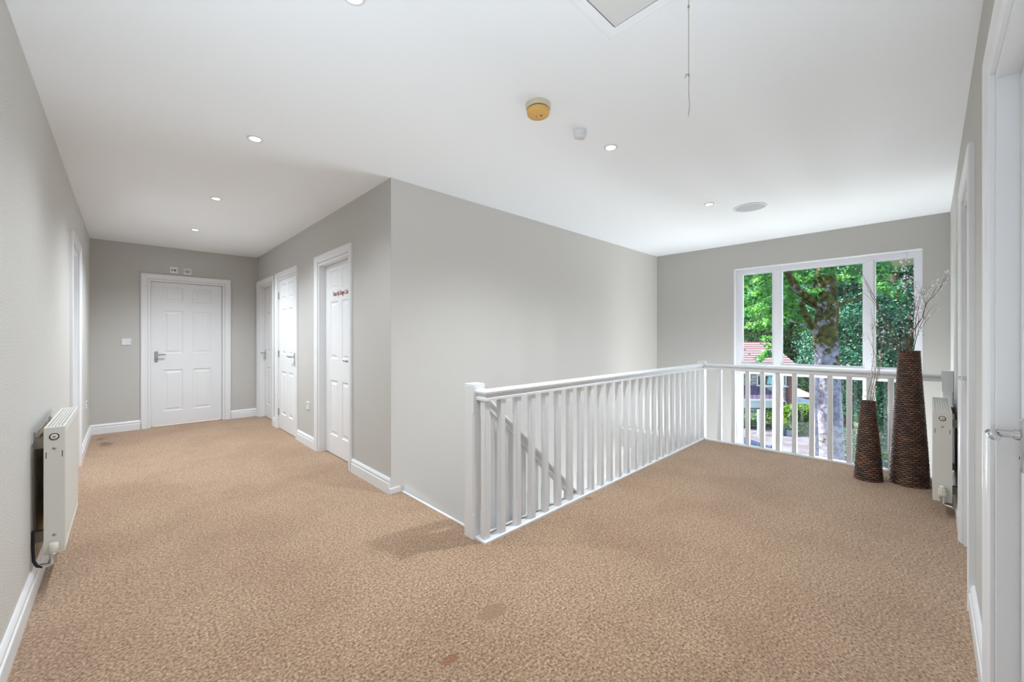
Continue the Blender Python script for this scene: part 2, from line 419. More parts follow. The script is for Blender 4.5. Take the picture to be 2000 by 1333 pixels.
MB().box(XL-1.0, XL-0.9, 4.6, 5.7, 0, CEIL).box(XL-1.0, XL-T, 4.5, 4.6, 0, CEIL).box(XL-1.0, XL-T, 5.7, 5.8, 0, CEIL).build('wall_bedroom', M_WALL, kind='structure')
door(6, (R1[0], YR, 0), PI, R1[1], 0.045, -1, hz=0.902)
door(7, (R2[0], YR, 0), PI, R2[1], 0.045, -1, hz=0.943)
# red lettering on door_4
tcv = bpy.data.curves.new('lettering', 'FONT'); tcv.body = 'Yours By Design Crafts'; tcv.size = 0.088; tcv.shear = 0.25; tcv.extrude = 0.0006
tcv.space_character = 0.9
to = bpy.data.objects.new('tmp_text', tcv); C.objects.link(to)
bpy.context.view_layer.update()
tm = bpy.data.meshes.new_from_object(to.evaluated_get(bpy.context.evaluated_depsgraph_get()))
bpy.data.objects.remove(to)
tm.materials.append(M_RED)
sign = bpy.data.objects.new('door_lettering', tm); C.objects.link(sign)
wd_ = max(v.co.x for v in tm.vertices); sc_ = 0.425/wd_
sign.scale = (sc_, 0.74, 1)
sign.location = (XC+0.0685, D3[0]+0.184, 1.628); sign.rotation_euler = (PI/2, 0, -PI/2)
tag(sign, 'red handwritten style lettering stuck across the upper rail of the near white hall door', 'lettering')

# ------------------------------------------------------------------ window
wt = empty('window_1', (XW, 0, 0), 0, kind='structure')
FX0, FX1 = 0.085, 0.155     # frame sits back in the wall
y0, y1, z0, z1 = W['y0'], W['y1'], W['z0'], W['z1']
fw = MB()
fw.box(FX0, FX1, y0, y0+0.045, z0, z1).box(FX0, FX1, y1-0.055, y1, z0, z1)
fw.box(FX0, FX1, y0+0.045, y1-0.055, z1-0.055, z1).box(FX0, FX1, y0+0.045, y1-0.055, z0, z0+0.05)
fw.box(FX0, FX1, y0+0.045, y1-0.055, 0.745, 0.865)
M1, M2 = 1.338, 0.470
for m_ in (M1, M2):
    fw.box(FX0-0.004, FX1, m_-0.038, m_+0.038, z0+0.05, 0.745).box(FX0-0.004, FX1, m_-0.038, m_+0.038, 0.865, z1-0.055)
fw.build('window_frame', M_UPVC, wt, bevel=0.004)
rv = MB()                                    # white reveals of the opening
rv.box(-0.002, 0.28, y1-0.0005, y1+0.006, z0, z1).box(-0.002, 0.28, y0-0.006, y0+0.0005, z0, z1).box(-0.002, 0.28, y0, y1, z1-0.0005, z1+0.006)
rv.build('reveal', M_WHITE, wt)
MB().box(-0.03, FX0, y0-0.02, y1+0.02, z0-0.03, z0).build('window_sill', M_WHITE, wt, bevel=0.004)
cols = [(y0+0.045, M2-0.038), (M2+0.038, M1-0.038), (M1+0.038, y1-0.055)]
for (c0, c1) in cols:
    for (r0, r1) in ((z0+0.05, 0.745), (0.865, z1-0.055)):
        bd = MB(); q = 0.016                   # glazing bead and pane
        bd.box(FX0+0.012, FX1-0.01, c0, c0+q, r0, r1).box(FX0+0.012, FX1-0.01, c1-q, c1, r0, r1).box(FX0+0.012, FX1-0.01, c0+q, c1-q, r0, r0+q).box(FX0+0.012, FX1-0.01, c0+q, c1-q, r1-q, r1)
        bo = bd.build('glazing_bead', M_UPVC, wt)
        MB().box(FX0+0.035, FX0+0.039, c0+q, c1-q, r0+q, r1-q).build('pane', M_GLASS, bo)

# ------------------------------------------------------------------ balustrades
def baluster_mesh(z0, z1, half=0.0205, cham=0.006, low=0.155, up=0.10):
    b = MB(); rings = []
    def ring(z, c, h=half): return [(x, y, z) for x, y in ((h, -h+c), (h, h-c), (h-c, h), (-h+c, h), (-h, h-c), (-h, -h+c), (-h+c, -h), (h-c, -h))]
    e = 0.0012
    for z, c in ((z0, e), (z0+low, e), (z0+low+0.02, cham), (z1-up-0.02, cham), (z1-up, e), (z1, e)): rings.append(ring(z, c))
    b.loft(rings, smooth=False); return b
HPROF = [(-0.027, 0.0), (-0.027, 0.014), (-0.019, 0.020), (-0.016, 0.030), (-0.022, 0.036), (-0.030, 0.042), (-0.031, 0.052), (-0.024, 0.061), (-0.012, 0.066), (0, 0.0675)]
HPROF = HPROF + [(-x, z) for x, z in HPROF[-2::-1]]
def sweep(path, prof, zb):
    """prof (across, up) swept along a horizontal mitred path"""
    pts = [Vector(p) for p in path]; rings = []
    for i, p in enumerate(pts):
        d0 = (p-pts[i-1]).normalized() if i else None; d1 = (pts[i+1]-p).normalized() if i < len(pts)-1 else None
        if d0 is None: nn = Vector((d1.y, -d1.x)); k = 1
        elif d1 is None: nn = Vector((d0.y, -d0.x)); k = 1
        else:
            n0, n1 = Vector((d0.y, -d0.x)), Vector((d1.y, -d1.x)); nn = (n0+n1).normalized(); k = 1/nn.dot(n0)
        rings.append([(p.x+nn.x*a*k, p.y+nn.y*a*k, zb+z) for a, z in prof])
    return rings
def newel(name, parent, x, y, h=0.925, s=0.045, z0=0.0):
    b = MB()
    def ring(z, hh, c): return [(x+p, y+q, z) for p, q in ((hh, -hh+c), (hh, hh-c), (hh-c, hh), (-hh+c, hh), (-hh, hh-c), (-hh, -hh+c), (-hh+c, -hh), (hh-c, -hh))]
    top = 0.17; e = 0.002
    rings = [ring(z0, s, e), ring(z0+0.14, s, e), ring(z0+0.155, s, 0.010), ring(h-top-0.012, s, 0.010), ring(h-top, s, e), ring(h-0.012, s, e), ring(h-0.010, s-0.003, e), ring(h-0.006, s, e), ring(h-0.002, s-0.002, e), ring(h, s-0.008, e)]
    b.loft(rings, smooth=False)
    return b.build(name, M_WHITE, parent, bevel=0.0015)
# run along the stair void
A0, A1 = Vector((1.535, 1.818)), Vector((4.935, 1.884))
r1 = empty('landing_balustrade', (1.535, 1.85, 0))
tag(r1, 'long white wooden balustrade with chamfered spindles beside the stairwell, starting at square newel', 'balustrade')
def par(o): o.matrix_parent_inverse = r1.matrix_world.inverted(); return o
OFF = Vector((-1.535, -1.85))
def loc2(v): return Vector((v[0], v[1])) + OFF
dirv = (A1-A0).normalized(); nv = Vector((dirv.y, -dirv.x))
newel('newel_post', r1, 1.535-1.535, 1.925-1.85)
newel('newel_post', r1, 4.965-1.535, 1.89-1.85, s=0.038, z0=0)
hr = MB(); hr.loft(sweep([loc2((1.535, 1.885)), loc2(A0), loc2(A1)], HPROF, 0.831), smooth=False)
hr.build('handrail', M_WHITE, r1)
bs = MB(); bs.loft(sweep([loc2((1.535, 1.885)), loc2(A0), loc2(A1)], [(-0.030, 0.0), (-0.030, 0.012), (-0.026, 0.016), (0.026, 0.016), (0.032, 0.012), (0.032, 0.0)], 0.0), smooth=False)
bs.build('base_rail', M_WHITE, r1)
bm0 = baluster_mesh(0.014, 0.834).build('baluster', M_WHITE, r1)
bm0.location = (0, -0.03+0.005, 0)
k = 0; xx = 1.658
while xx < 4.87:
    f = (xx-A0.x)/(A1.x-A0.x); p = A0.lerp(A1, f)
    o = bm0.copy(); C.objects.link(o); o.location = (p.x-1.535, p.y-1.85, 0); o.rotation_euler = (0, 0, dirv.angle_signed(Vector((1, 0)))); xx += 0.1375
# run across the window void
r2 = empty('window_balustrade', (4.965, 0.9, 0))
tag(r2, 'shorter white wooden balustrade in front of the tall window, running to the right wall', 'balustrade')
newel('newel_post', r2, 0, -0.098-0.9, s=0.035, z0=0)
hr = MB(); hr.loft(sweep([(0, 1.852-0.9), (0, -0.063-0.9)], HPROF, 0.831), smooth=False); hr.build('handrail', M_WHITE, r2)
bs = MB(); bs.loft(sweep([(0, 1.852-0.9), (0, -0.063-0.9)], [(-0.032, 0.0), (-0.032, 0.012), (-0.026, 0.016), (0.026, 0.016), (0.030, 0.012), (0.030, 0.0)], 0.0), smooth=False)
bs.build('base_rail', M_WHITE, r2)
b2 = None; yy = 1.690
while yy > 0.03:
    o = bm0.copy(); C.objects.link(o); o.parent = r2; o.location = (0, yy-0.9, 0); o.rotation_euler = (0, 0, 0); yy -= 0.1443
# rail that goes down with the stairs
r3 = empty('stair_balustrade', (1.60, 1.95, 0))
tag(r3, 'sloping white handrail with spindles going down with the stairs behind the landing balustrade', 'balustrade')
SL = -0.917
b = MB()
L3 = 2.2
rings = [[(x, a, 0.795+z*1.3+SL*x) for a, z in HPROF] for x in (-0.02, L3)]
b.loft(rings, smooth=False).build('handrail', M_WHITE, r3)
x = 0.12
while x < L3:
    bb = MB(); zt = 0.80+SL*x; zb = 0.06+SL*(x)
    h = 0.0205
    vs = [(x-h, -h, zb-SL*-h*0), (x+h, -h, zb), (x+h, h, zb), (x-h, h, zb), (x-h, -h, zt-SL*h), (x+h, -h, zt+SL*h), (x+h, h, zt+SL*h), (x-h, h, zt-SL*h)]
    bb.add(vs, [(0,3,2,1),(4,5,6,7),(0,1,5,4),(1,2,6,5),(2,3,7,6),(3,0,4,7)])
    bb.build('baluster', M_WHITE, r3, bevel=0.004); x += 0.125

# ------------------------------------------------------------------ radiators
def radiator(name, loc, rz, length, depth, height, zb, gap, label, capstyle):
    """local x along the wall (near end at x=0 or length), wall at y=0, room towards -y"""
    t = empty(name, loc, rz)
    tag(t, label, 'radiator')
    y1, y0 = -gap, -gap-depth; z0, z1 = zb, zb+height
    # convector body inside
    b = MB(); b.box(0.02, length-0.02, y0+0.012, y1-0.004, z0+0.02, z1-0.05); b.build('core', M_RAD, t)
    # front panel with shallow vertical flutes
    n = int(length/0.0333); rings = []
    p = MB()
    xs = []; 
    for i in range(n):
        a = 0.018 + (length-0.036)*i/n; c = (length-0.036)/n
        xs += [(a, 0), (a+c*0.35, 0), (a+c*0.5, 0.006), (a+c*0.85, 0.006)]
    xs.append((length-0.018, 0))
    za, zc = z0+0.02, z1-0.035
    rings = [[(x, y0+d, z) for x, d in xs] for z in (za, zc)]
    p.loft(rings, closed=False, smooth=False)
    p.box(0.0145, length-0.0145, y0-0.0008, y0+0.004, z0, za).box(0.0145, length-0.0145, y0-0.0008, y0+0.004, zc, z1)
    p.build('front_panel', M_RAD, t)
    # end covers
    for s in (0, 1):
        x0, x1 = (0, 0.014) if s == 0 else (length-0.014, length)
        c = MB(); c.box(x0, x1, y0, y1, z0+(0.0 if capstyle else 0.0), z1)
        xo = x0-0.0008 if s == 0 else x1+0.0008
        for yy in (y0+0.12*depth, y1-0.12*depth):
            c.box(min(x0, xo), max(x1, xo), yy-0.0015, yy+0.0015, z1-0.145, z1-0.115, mi=1)
        ec = c.build('end_cover', [M_RAD, M_DARK], t, bevel=0.0012)
        ym = (y0+y1)/2; sg = -1 if s == 0 else 1; xe = x0 if s == 0 else x1
        q = MB(); Rm = Matrix.Translation((xe, ym, z1-0.045)) @ Matrix.Rotation(sg*PI/2, 4, 'Y')
        q.lathe([(0.0165, 0), (0.0165, 0.002), (0.0135, 0.0022)], n=24, mi=1); q.lathe([(0.0130, 0.001), (0.0125, 0.003), (0.008, 0.0035)], n=24, mi=0); q.lathe([(0.005, 0.0035), (0.0045, 0.006)], n=12, mi=2)
        q.xform(Rm); q.build('blanking_plug', [M_RAD, M_DARK, M_STEEL], t)
        for zz in ((z1-0.10), (z0+0.09)) if capstyle else ((z1-0.10),):
            q = MB(); q.lathe([(0.007, 0), (0.006, 0.002), (0.003, 0.0025)], n=14); q.xform(Matrix.Translation((xe, ym, zz)) @ Matrix.Rotation(sg*PI/2, 4, 'Y')); q.build('screw', M_STEEL, t)
    # top grille: a lattice of bars
    g = MB(); ny = 6 if depth > 0.08 else 5
    fy = 0.008
    g.box(0.0145, length-0.0145, y0+0.0045, y0+fy, z1-0.0045, z1-0.0004).box(0.0145, length-0.0145, y1-fy, y1-0.0004, z1-0.0045, z1-0.0004)
    cy = (depth-2*fy)/ny
    for i in range(1, ny): g.box(0.0145, length-0.0145, y0+fy+cy*i-0.0022, y0+fy+cy*i+0.0022, z1-0.003, z1-0.0005)
    nx = int(length/0.0175)
    for i in range(nx+1):
        xx = 0.019+(length-0.038)*i/nx; g.box(xx-0.003, xx+0.003, y0+fy, y1-fy, z1-0.003, z1-0.0004)
    g.build('top_grille', M_RAD, t)
    MB().box(0.015, length-0.015, y0+0.008, y1-0.004, z1-0.032, z1-0.028).build('interior_shade', M_DARK, t)  # near-black sheet: shade below the grille put into the colour
    for xb in (0.09, length-0.12):
        k = MB(); k.box(xb, xb+0.035, -0.003, 0, z0+0.03, z1-0.03)
        for zz in (z0+0.06, z1-0.09):
            k.box(xb, xb+0.004, y1-0.004, -0.003, zz-0.02, zz+0.03).box(xb+0.030, xb+0.034, y1-0.004, -0.003, zz-0.02, zz+0.03)
        k.build('wall_bracket', M_STEEL, t)
    return t, (y0, y1, z0, z1)
def valve(t, x, y, z, thermo):
    b = MB()
    if thermo:
        b.lathe([(0.018, 0.0), (0.0215, 0.004), (0.022, 0.030), (0.020, 0.050), (0.015, 0.066), (0.006, 0.071)], (x, y, z), 24)
        hd = b.build('valve_head', M_CREAM, t)
        s = MB()
        for k in range(10):
            a = 2*PI*k/10; c, q = math.cos(a), math.sin(a)
            s.tube([(x+c*0.0205, y+q*0.0205, z+0.036), (x+c*0.0165, y+q*0.0165, z+0.060)], 0.0016, 5)
        s.build('grip_slots', M_DARK, hd)
    else:
        b.lathe([(0.013, 0.0), (0.016, 0.003), (0.016, 0.040), (0.012, 0.043)], (x, y, z), 20)
        b.build('valve_head', M_CREAM, t)
    v = MB(); v.lathe([(0.012, 0), (0.0155, -0.004), (0.0155, -0.018), (0.011, -0.02), (0.011, -0.05)], (x, y, z), 12, smooth=False)
    v.tube([(x, y, z-0.048), (x+0.0, y+0.012, z-0.056), (x+0.02, y+0.045, z-0.056)], 0.009, 10)
    v.build('valve_body', M_CHROME, t)
# left radiator: near end at small Y. local x=+Y after rz=PI/2, wall at y=0 towards -X
tL, dl = radiator('radiator', (XL, 2.88, 0), PI/2, 0.75, 0.067, 0.60, 0.177, 0.040, 'white panel radiator standing off the papered left wall, its small plain valve below', True)
valve(tL, -0.028, -0.074, 0.195, False)
pp = MB(); pp.tube([(-0.02, -0.040, 0.135), (-0.012, -0.022, 0.142), (0.0, -0.010, 0.165), (0.012, -0.007, 0.22), (0.02, -0.007, 0.30)], 0.006, 10)
pp.build('feed_pipe', M_DARK, tL)
# right radiator: wall Y=YR, local x=-X ; origin at far end
tR, dr = radiator('radiator', (4.86, YR, 0), PI, 0.93, 0.090, 0.60, 0.107, 0.034, 'white panel radiator on the right wall beside the tall woven vase, with ribbed valve head', True)
valve(tR, 0.93+0.024, -0.079, 0.150, True)
pp = MB(); pp.tube([(0.965, -0.05, 0.093), (0.955, -0.03, 0.095), (0.93, -0.012, 0.10), (0.90, -0.006, 0.13)], 0.006, 10)
pp.build('feed_pipe', M_STEEL, tR)
pl = MB().box(XL, XL+0.0012, 3.03, 3.62, 0.12, 0.735).build('wall_patch', M_PLASTER, kind='structure')

# ------------------------------------------------------------------ switches and sockets
def plate(name, loc, rz, w_, h_, label, cat, kind):
    t = empty(name, loc, rz); tag(t, label, cat)
    MB().box(-w_/2, w_/2, -0.009, 0, -h_/2, h_/2).build('face_plate', M_PLASTIC, t, bevel=0.0025)
    for sx in (-1, 1): MB().tube([(sx*w_*0.41, -0.009, 0), (sx*w_*0.41, -0.0098, 0)], 0.0032, 10).build('screw', M_STEEL, t)
    if kind == 'switch':
        k = MB(); k.add([(-0.007,-0.009,-0.011),(0.007,-0.009,-0.011),(0.007,-0.009,0.011),(-0.007,-0.009,0.011),(-0.006,-0.016,-0.010),(0.006,-0.016,-0.010),(0.006,-0.011,0.010),(-0.006,-0.011,0.010)],
            [(4,5,6,7),(0,1,5,4),(1,2,6,5),(2,3,7,6),(3,0,4,7)]); k.build('rocker', M_PLASTIC, t)
    if kind == 'spur':
        MB().box(-0.021, -0.012, -0.013, -0.009, -0.012, 0.012).build('rocker', M_DARK, t)
        MB().box(0.000, 0.024, -0.0105, -0.009, -0.014, 0.012).build('fuse_holder', M_GREY, t)
    if kind == 'grille':
        q = MB()
        for i in range(5): q.box(-0.024, 0.024, -0.0115, -0.009, -0.018+i*0.008, -0.014+i*0.008)
        q.build('vent_slots', M_GREY, t)
    if kind == 'socket':
        MB().box(-0.007, 0.007, -0.014, -0.009, 0.012, 0.026).build('rocker', M_GREY, t)
        q = MB(); q.box(-0.002, 0.002, -0.0098, -0.009, 0.0, 0.008).box(-0.014, -0.007, -0.0098, -0.009, -0.018, -0.014).box(0.007, 0.014, -0.0098, -0.009, -0.018, -0.014); q.build('pin_holes', M_DARK, t)
    return t
plate('light_switch', (0.012, YE, 1.151), 0, 0.146*0.62, 0.086, 'white single light switch on the grey end wall left of the panelled door', 'switch', 'switch')
plate('fused_spur_switch', (0.482, YE, 2.130), 0, 0.088, 0.086, 'white fused switch plate with dark rocker above the end door, the left plate of two', 'switch', 'spur')
plate('control_unit', (0.627, YE, 2.125), 0, 0.086, 0.086, 'white control plate with grey slotted centre above the end door, right of its neighbour', 'control panel', 'grille')
plate('wall_socket', (XC, 4.800, 0.448), -PI/2, 0.088, 0.086, 'white single power socket low on the hall wall between two white doors', 'socket', 'socket')
plate('wall_socket', (XL, 6.53, 0.455), PI/2, 0.088, 0.086, 'white socket low on the left wall beyond the doorway, seen edge on', 'socket', 'socket')

# ------------------------------------------------------------------ ceiling fittings
SPOTS = [((0.592, 1.440), 'round recessed downlight at the very top edge of the picture, nearest along the hall'),
         ((0.579, 2.895), 'brightest starry recessed downlight in the hall ceiling, second from the viewer'),
         ((0.579, 4.376), 'small recessed downlight in the hall ceiling, middle one between two starry lights'),
         ((0.574, 5.803), 'farthest recessed downlight of the hall, near the end wall'),
         ((2.264, 1.433), 'round recessed downlight in line beside the two ceiling detectors'),
         ((3.877, 1.413), 'small recessed downlight beside the round ceiling speaker')]
proto = None
for i, ((x, y), lab) in enumerate(SPOTS):
    if proto is None:
        proto = empty('downlight', (x, y, CEIL)); s = proto
        b = MB(); b.lathe([(0.043, 0.0), (0.043, -0.003), (0.040, -0.006), (0.031, -0.005), (0.028, -0.002), (0.028, 0.0)], n=40, caps=False); b.build('bezel', M_PLASTIC, s)
        b = MB(); b.lathe([(0.0285, -0.0012), (0.015, -0.0016), (0.002, -0.0018)], n=32); b.build('lamp', M_LAMP, s)
    else:
        s = copy_tree(proto); s.location = (x, y, CEIL)
    tag(s, lab, 'ceiling light', 'recessed downlights in the ceiling')
    ld = bpy.data.lights.new('downlight_beam', 'SPOT'); ld.energy = (66, 60, 118, 165, 138, 36)[i]; ld.spot_size = 2.5; ld.spot_blend = 1.0; ld.shadow_soft_size = 0.03; ld.color = (0.83, 0.925, 1.0)
    lo = bpy.data.objects.new('downlight_beam', ld); C.objects.link(lo); lo.location = (x, y, CEIL-0.02)
sm = empty('smoke_detector', (1.574, 1.438, CEIL)); tag(sm, 'larger round smoke detector on the ceiling, yellowed cap on a white base', 'smoke detector')
MB().lathe([(0.066, 0), (0.066, -0.016), (0.064, -0.022), (0.060, -0.024)], n=48).build('base', M_YELLOW2, sm)
MB().lathe([(0.054, -0.024), (0.054, -0.030)], n=48).build('vent_gap', M_DARK, sm)
b = MB(); b.lathe([(0.058, -0.029), (0.0595, -0.032), (0.0575, -0.052), (0.054, -0.056), (0.002, -0.057)], n=48)
cap = b.build('cap', M_YELLOW, sm); cap['label'] = 'yellowed cap'
b = MB(); b.box(0.0, 0.052, -0.010, 0.010, -0.0585, -0.0565); pn = b.build('test_button', M_YELLOW, cap); pn.rotation_euler = (0, 0, -0.9)
b = MB(); b.tube([(0.0, 0.012, -0.0565), (0.0, 0.012, -0.0578)], 0.003, 10); b.box(0.006, 0.016, -0.016, -0.008, -0.0592, -0.058); b.build('indicator', M_DARK, cap)
s2 = empty('heat_sensor', (1.948, 1.443, CEIL)); tag(s2, 'smaller white round detector on the ceiling between the yellowed detector and a downlight', 'sensor')
MB().lathe([(0.037, 0), (0.038, -0.004), (0.038, -0.026), (0.036, -0.028)], n=40).build('base', M_PLASTIC, s2)
b = MB(); rings = []
for r, z, tl in ((0.035, -0.028, 0), (0.036, -0.036, 0.25), (0.033, -0.046, 0.45), (0.004, -0.046, 0.45)):
    rings.append([(r*math.cos(2*PI*j/32), r*math.sin(2*PI*j/32), z - tl*0.5*r*math.cos(2*PI*j/32+2.6)) for j in range(32)])
b.loft(rings); b.build('sensor_head', M_PLASTIC, s2)
b = MB(); b.box(-0.006, 0.026, -0.004, 0.006, -0.056, -0.046); o = b.build('test_button', M_CREAM, s2); o.rotation_euler = (0, 0, -0.9)
sp = empty('ceiling_speaker', (4.243, 1.180, CEIL)); tag(sp, 'large round white ceiling speaker with pale grey mesh above the window landing', 'speaker')
MB().lathe([(0.138, 0), (0.138, -0.003), (0.134, -0.008), (0.122, -0.010), (0.114, -0.007), (0.113, -0.003)], n=64, caps=False).build('rim', M_PLASTIC, sp)
MB().lathe([(0.112, -0.004), (0.108, -0.0075), (0.06, -0.009), (0.004, -0.0095)], n=64).build('mesh_cover', M_GRILLE, sp)
# loft hatch
hx0, hx1, hy0, hy1 = 0.70, 1.445, 0.15, 0.915
lh = empty('loft_hatch', ((hx0+hx1)/2, (hy0+hy1)/2, CEIL)); tag(lh, 'white square loft hatch with moulded frame cut by the top edge of the picture', 'hatch')
ax, ay = (hx1-hx0)/2, (hy1-hy0)/2
b = MB(); rings = []
for d, z in ((0, 0), (0, -0.003), (0.004, -0.006), (0.018, -0.0075), (0.022, -0.006), (0.040, -0.006), (0.047, -0.005), (0.047, 0.0)):
    rings.append([(-ax+d, -ay+d, z), (ax-d, -ay+d, z), (ax-d, ay-d, z), (-ax+d, ay-d, z)])
b.loft(rings, caps=False, smooth=False); b.build('hatch_frame', M_CEIL, lh)
MB().box(-ax+0.040, ax-0.040, -ay+0.040, ay-0.040, -0.001, 0.0).build('shadow_gap', M_DARK, lh)
MB().box(-ax+0.050, ax-0.050, -ay+0.050, ay-0.050, -0.004, 0.0).build('hatch_panel', M_HATCH, lh, bevel=0.002)
# pull cord
cw = 1.30; base = P(1345, 0, cw)
ct = empty('light_pull_cord', (base.x, base.y, CEIL)); tag(ct, 'thin knotted pull cord hanging from the ceiling, no handle left on its end', 'pull cord')
def zrow(py): return 1.2 - cw*(py-Y0)/F_PX - CEIL
MB().lathe([(0.02, 0), (0.02, -0.01), (0.012, -0.014), (0.004, -0.016)], n=20).build('ceiling_rose', M_PLASTIC, ct)
pts = [(0, 0, -0.012), (0, 0, zrow(10)), (0.0004, 0, zrow(60)), (0, 0, zrow(140)), (0.0012, -0.001, zrow(150)), (0.0003, 0.0004, zrow(175)), (0.002, -0.002, zrow(205)), (0.001, -0.001, zrow(215)), (-0.0008, 0.001, zrow(227))]
MB().tube(pts, 0.0011, 8).build('cord', M_CORD, ct)
MB().lathe([(0.001, 0.006), (0.0028, 0.003), (0.0028, -0.003), (0.001, -0.006)], (0, 0, zrow(13)), 10).build('knot', M_CORD, ct)
kn = MB()
kn.lathe([(0.001, 0.004), (0.003, 0.0015), (0.003, -0.002), (0.001, -0.004)], (0, 0, zrow(147)), 10)
kn.tube([(0, 0, zrow(145)), (-0.006, 0.006, zrow(146)), (-0.008, 0.008, zrow(152))], 0.0014, 6)
kn.build('knot', M_CORD, ct)

# ------------------------------------------------------------------ woven vases and dry branches
def weave_mat():
    m = mat('dark_woven_rush', lin((80, 50, 36)), 0.5, spec=0.6)
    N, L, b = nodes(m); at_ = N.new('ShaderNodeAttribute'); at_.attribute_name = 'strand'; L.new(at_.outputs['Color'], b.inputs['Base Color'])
    return m
M_WEAVE = weave_mat()
def vase(name, x, y, prof, rows, cols, label):
    """prof: list (z, radius)"""
    t = empty(name, (x, y, 0)); tag(t, label, 'vase')
    H = prof[-1][0]; rng = random.Random(rows)
    def rad(z):
        for (z0, r0), (z1, r1) in zip(prof, prof[1:]):
            if z <= z1: return r0+(r1-r0)*(z-z0)/(z1-z0)
        return prof[-1][1]
    sub, cs = 6, 12
    nr, nc = rows*sub+1, cols*cs
    vs = []; fs = []; colr = []
    strand = {}; core = lin((20, 13, 10))  # near-black groove faces: dark stakes plus shade between strands put into colour
    for i in range(nr):
        z = H*i/(nr-1); row = min(rows-1, i//sub); fz = (i % sub)/sub
        pz = abs(math.sin(PI*fz))**0.6
        for j in range(nc):
            ph = (j/cs + (0.5 if row % 2 else 0)) % 1.0
            pa = abs(math.sin(PI*ph))
            r = rad(z) - 0.004 + pz*(0.0030+0.0060*pa**0.75)
            zz = z + (0.0016*math.cos(2*PI*ph) + 0.0016*math.sin(j*0.37+i*0.11))*(1 if 0 < i < nr-1 else 0)
            a = 2*PI*j/nc
            vs.append((r*math.cos(a), r*math.sin(a), max(0.0, zz)))
    for i in range(nr-1):
        for j in range(nc):
            fs.append((i*nc+j, i*nc+(j+1) % nc, (i+1)*nc+(j+1) % nc, (i+1)*nc+j))
            row = i//sub; key = (row, int(j/cs + (0.5 if row % 2 else 0)))
            if key not in strand:
                k = rng.random(); band = 0.5+0.5*math.sin(row*0.35+key[1]*0.9)
                c0, c1, c2 = (58, 38, 30), (112, 76, 58), (158, 100, 62)
                f = k*0.75+band*0.25
                c = [c0[q]+(c1[q]-c0[q])*min(1, f*1.5) if f < 0.66 else c1[q]+(c2[q]-c1[q])*(f-0.66)*2.4 for q in range(3)]
                strand[key] = lin(c)
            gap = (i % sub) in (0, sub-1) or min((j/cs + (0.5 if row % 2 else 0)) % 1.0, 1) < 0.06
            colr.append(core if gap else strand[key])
    b = MB(); b.add(vs, fs, True)
    o = b.build('woven_body', M_WEAVE, t)
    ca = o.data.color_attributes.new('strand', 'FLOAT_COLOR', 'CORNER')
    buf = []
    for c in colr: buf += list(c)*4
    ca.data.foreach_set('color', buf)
    r = rad(H)
    MB().lathe([(r+0.003, H-0.012), (r+0.0045, H-0.006), (r+0.002, H), (r-0.004, H-0.001), (r-0.006, H-0.03), (0.004, H-0.035)], n=40, caps=False).build('rim', M_VRIM, t)
    return t
M_VRIM = add_noise(mat('dark_rim', lin((60, 38, 28)), 0.6), 60, lin((36, 24, 18)), lin((90, 58, 40)))
V1 = (4.655, 0.122); V2 = (4.555, 0.368)
H1, H2 = 1.095, 0.665
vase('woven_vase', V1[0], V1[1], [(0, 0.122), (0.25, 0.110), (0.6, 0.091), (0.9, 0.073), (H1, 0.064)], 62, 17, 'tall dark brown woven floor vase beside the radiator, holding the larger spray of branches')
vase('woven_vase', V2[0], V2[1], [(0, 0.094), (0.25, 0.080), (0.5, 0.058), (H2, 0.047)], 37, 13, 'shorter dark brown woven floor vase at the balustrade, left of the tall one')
M_TWIG = add_noise(mat('brown_twig', lin((112, 90, 70)), 0.8), 40, lin((80, 60, 46)), lin((150, 128, 100)))
M_TWIG2 = add_noise(mat('pale_twig', lin((170, 150, 118)), 0.8), 40, lin((140, 118, 88)), lin((200, 184, 152)))
M_BLOSSOM = mat('white_blossom', lin((236, 234, 238)), 0.5)
def blossom(b, p, r, rng):
    """small hanging bell"""
    ax = Vector((rng.uniform(-.6, .6), rng.uniform(-.6, .6), -1)).normalized()
    q = ax.to_track_quat('Z', 'Y').to_matrix().to_4x4(); M = Matrix.Translation(p) @ q
    rings = []
    for rr, z in ((0.15, 0), (0.75, 0.3), (1.0, 1.0), (0.9, 1.6), (1.15, 2.0)):
        rings.append([M @ Vector((rr*r*math.cos(2*PI*j/7), rr*r*math.sin(2*PI*j/7), z*r)) for j in range(7)])
    b.loft(rings, smooth=True)
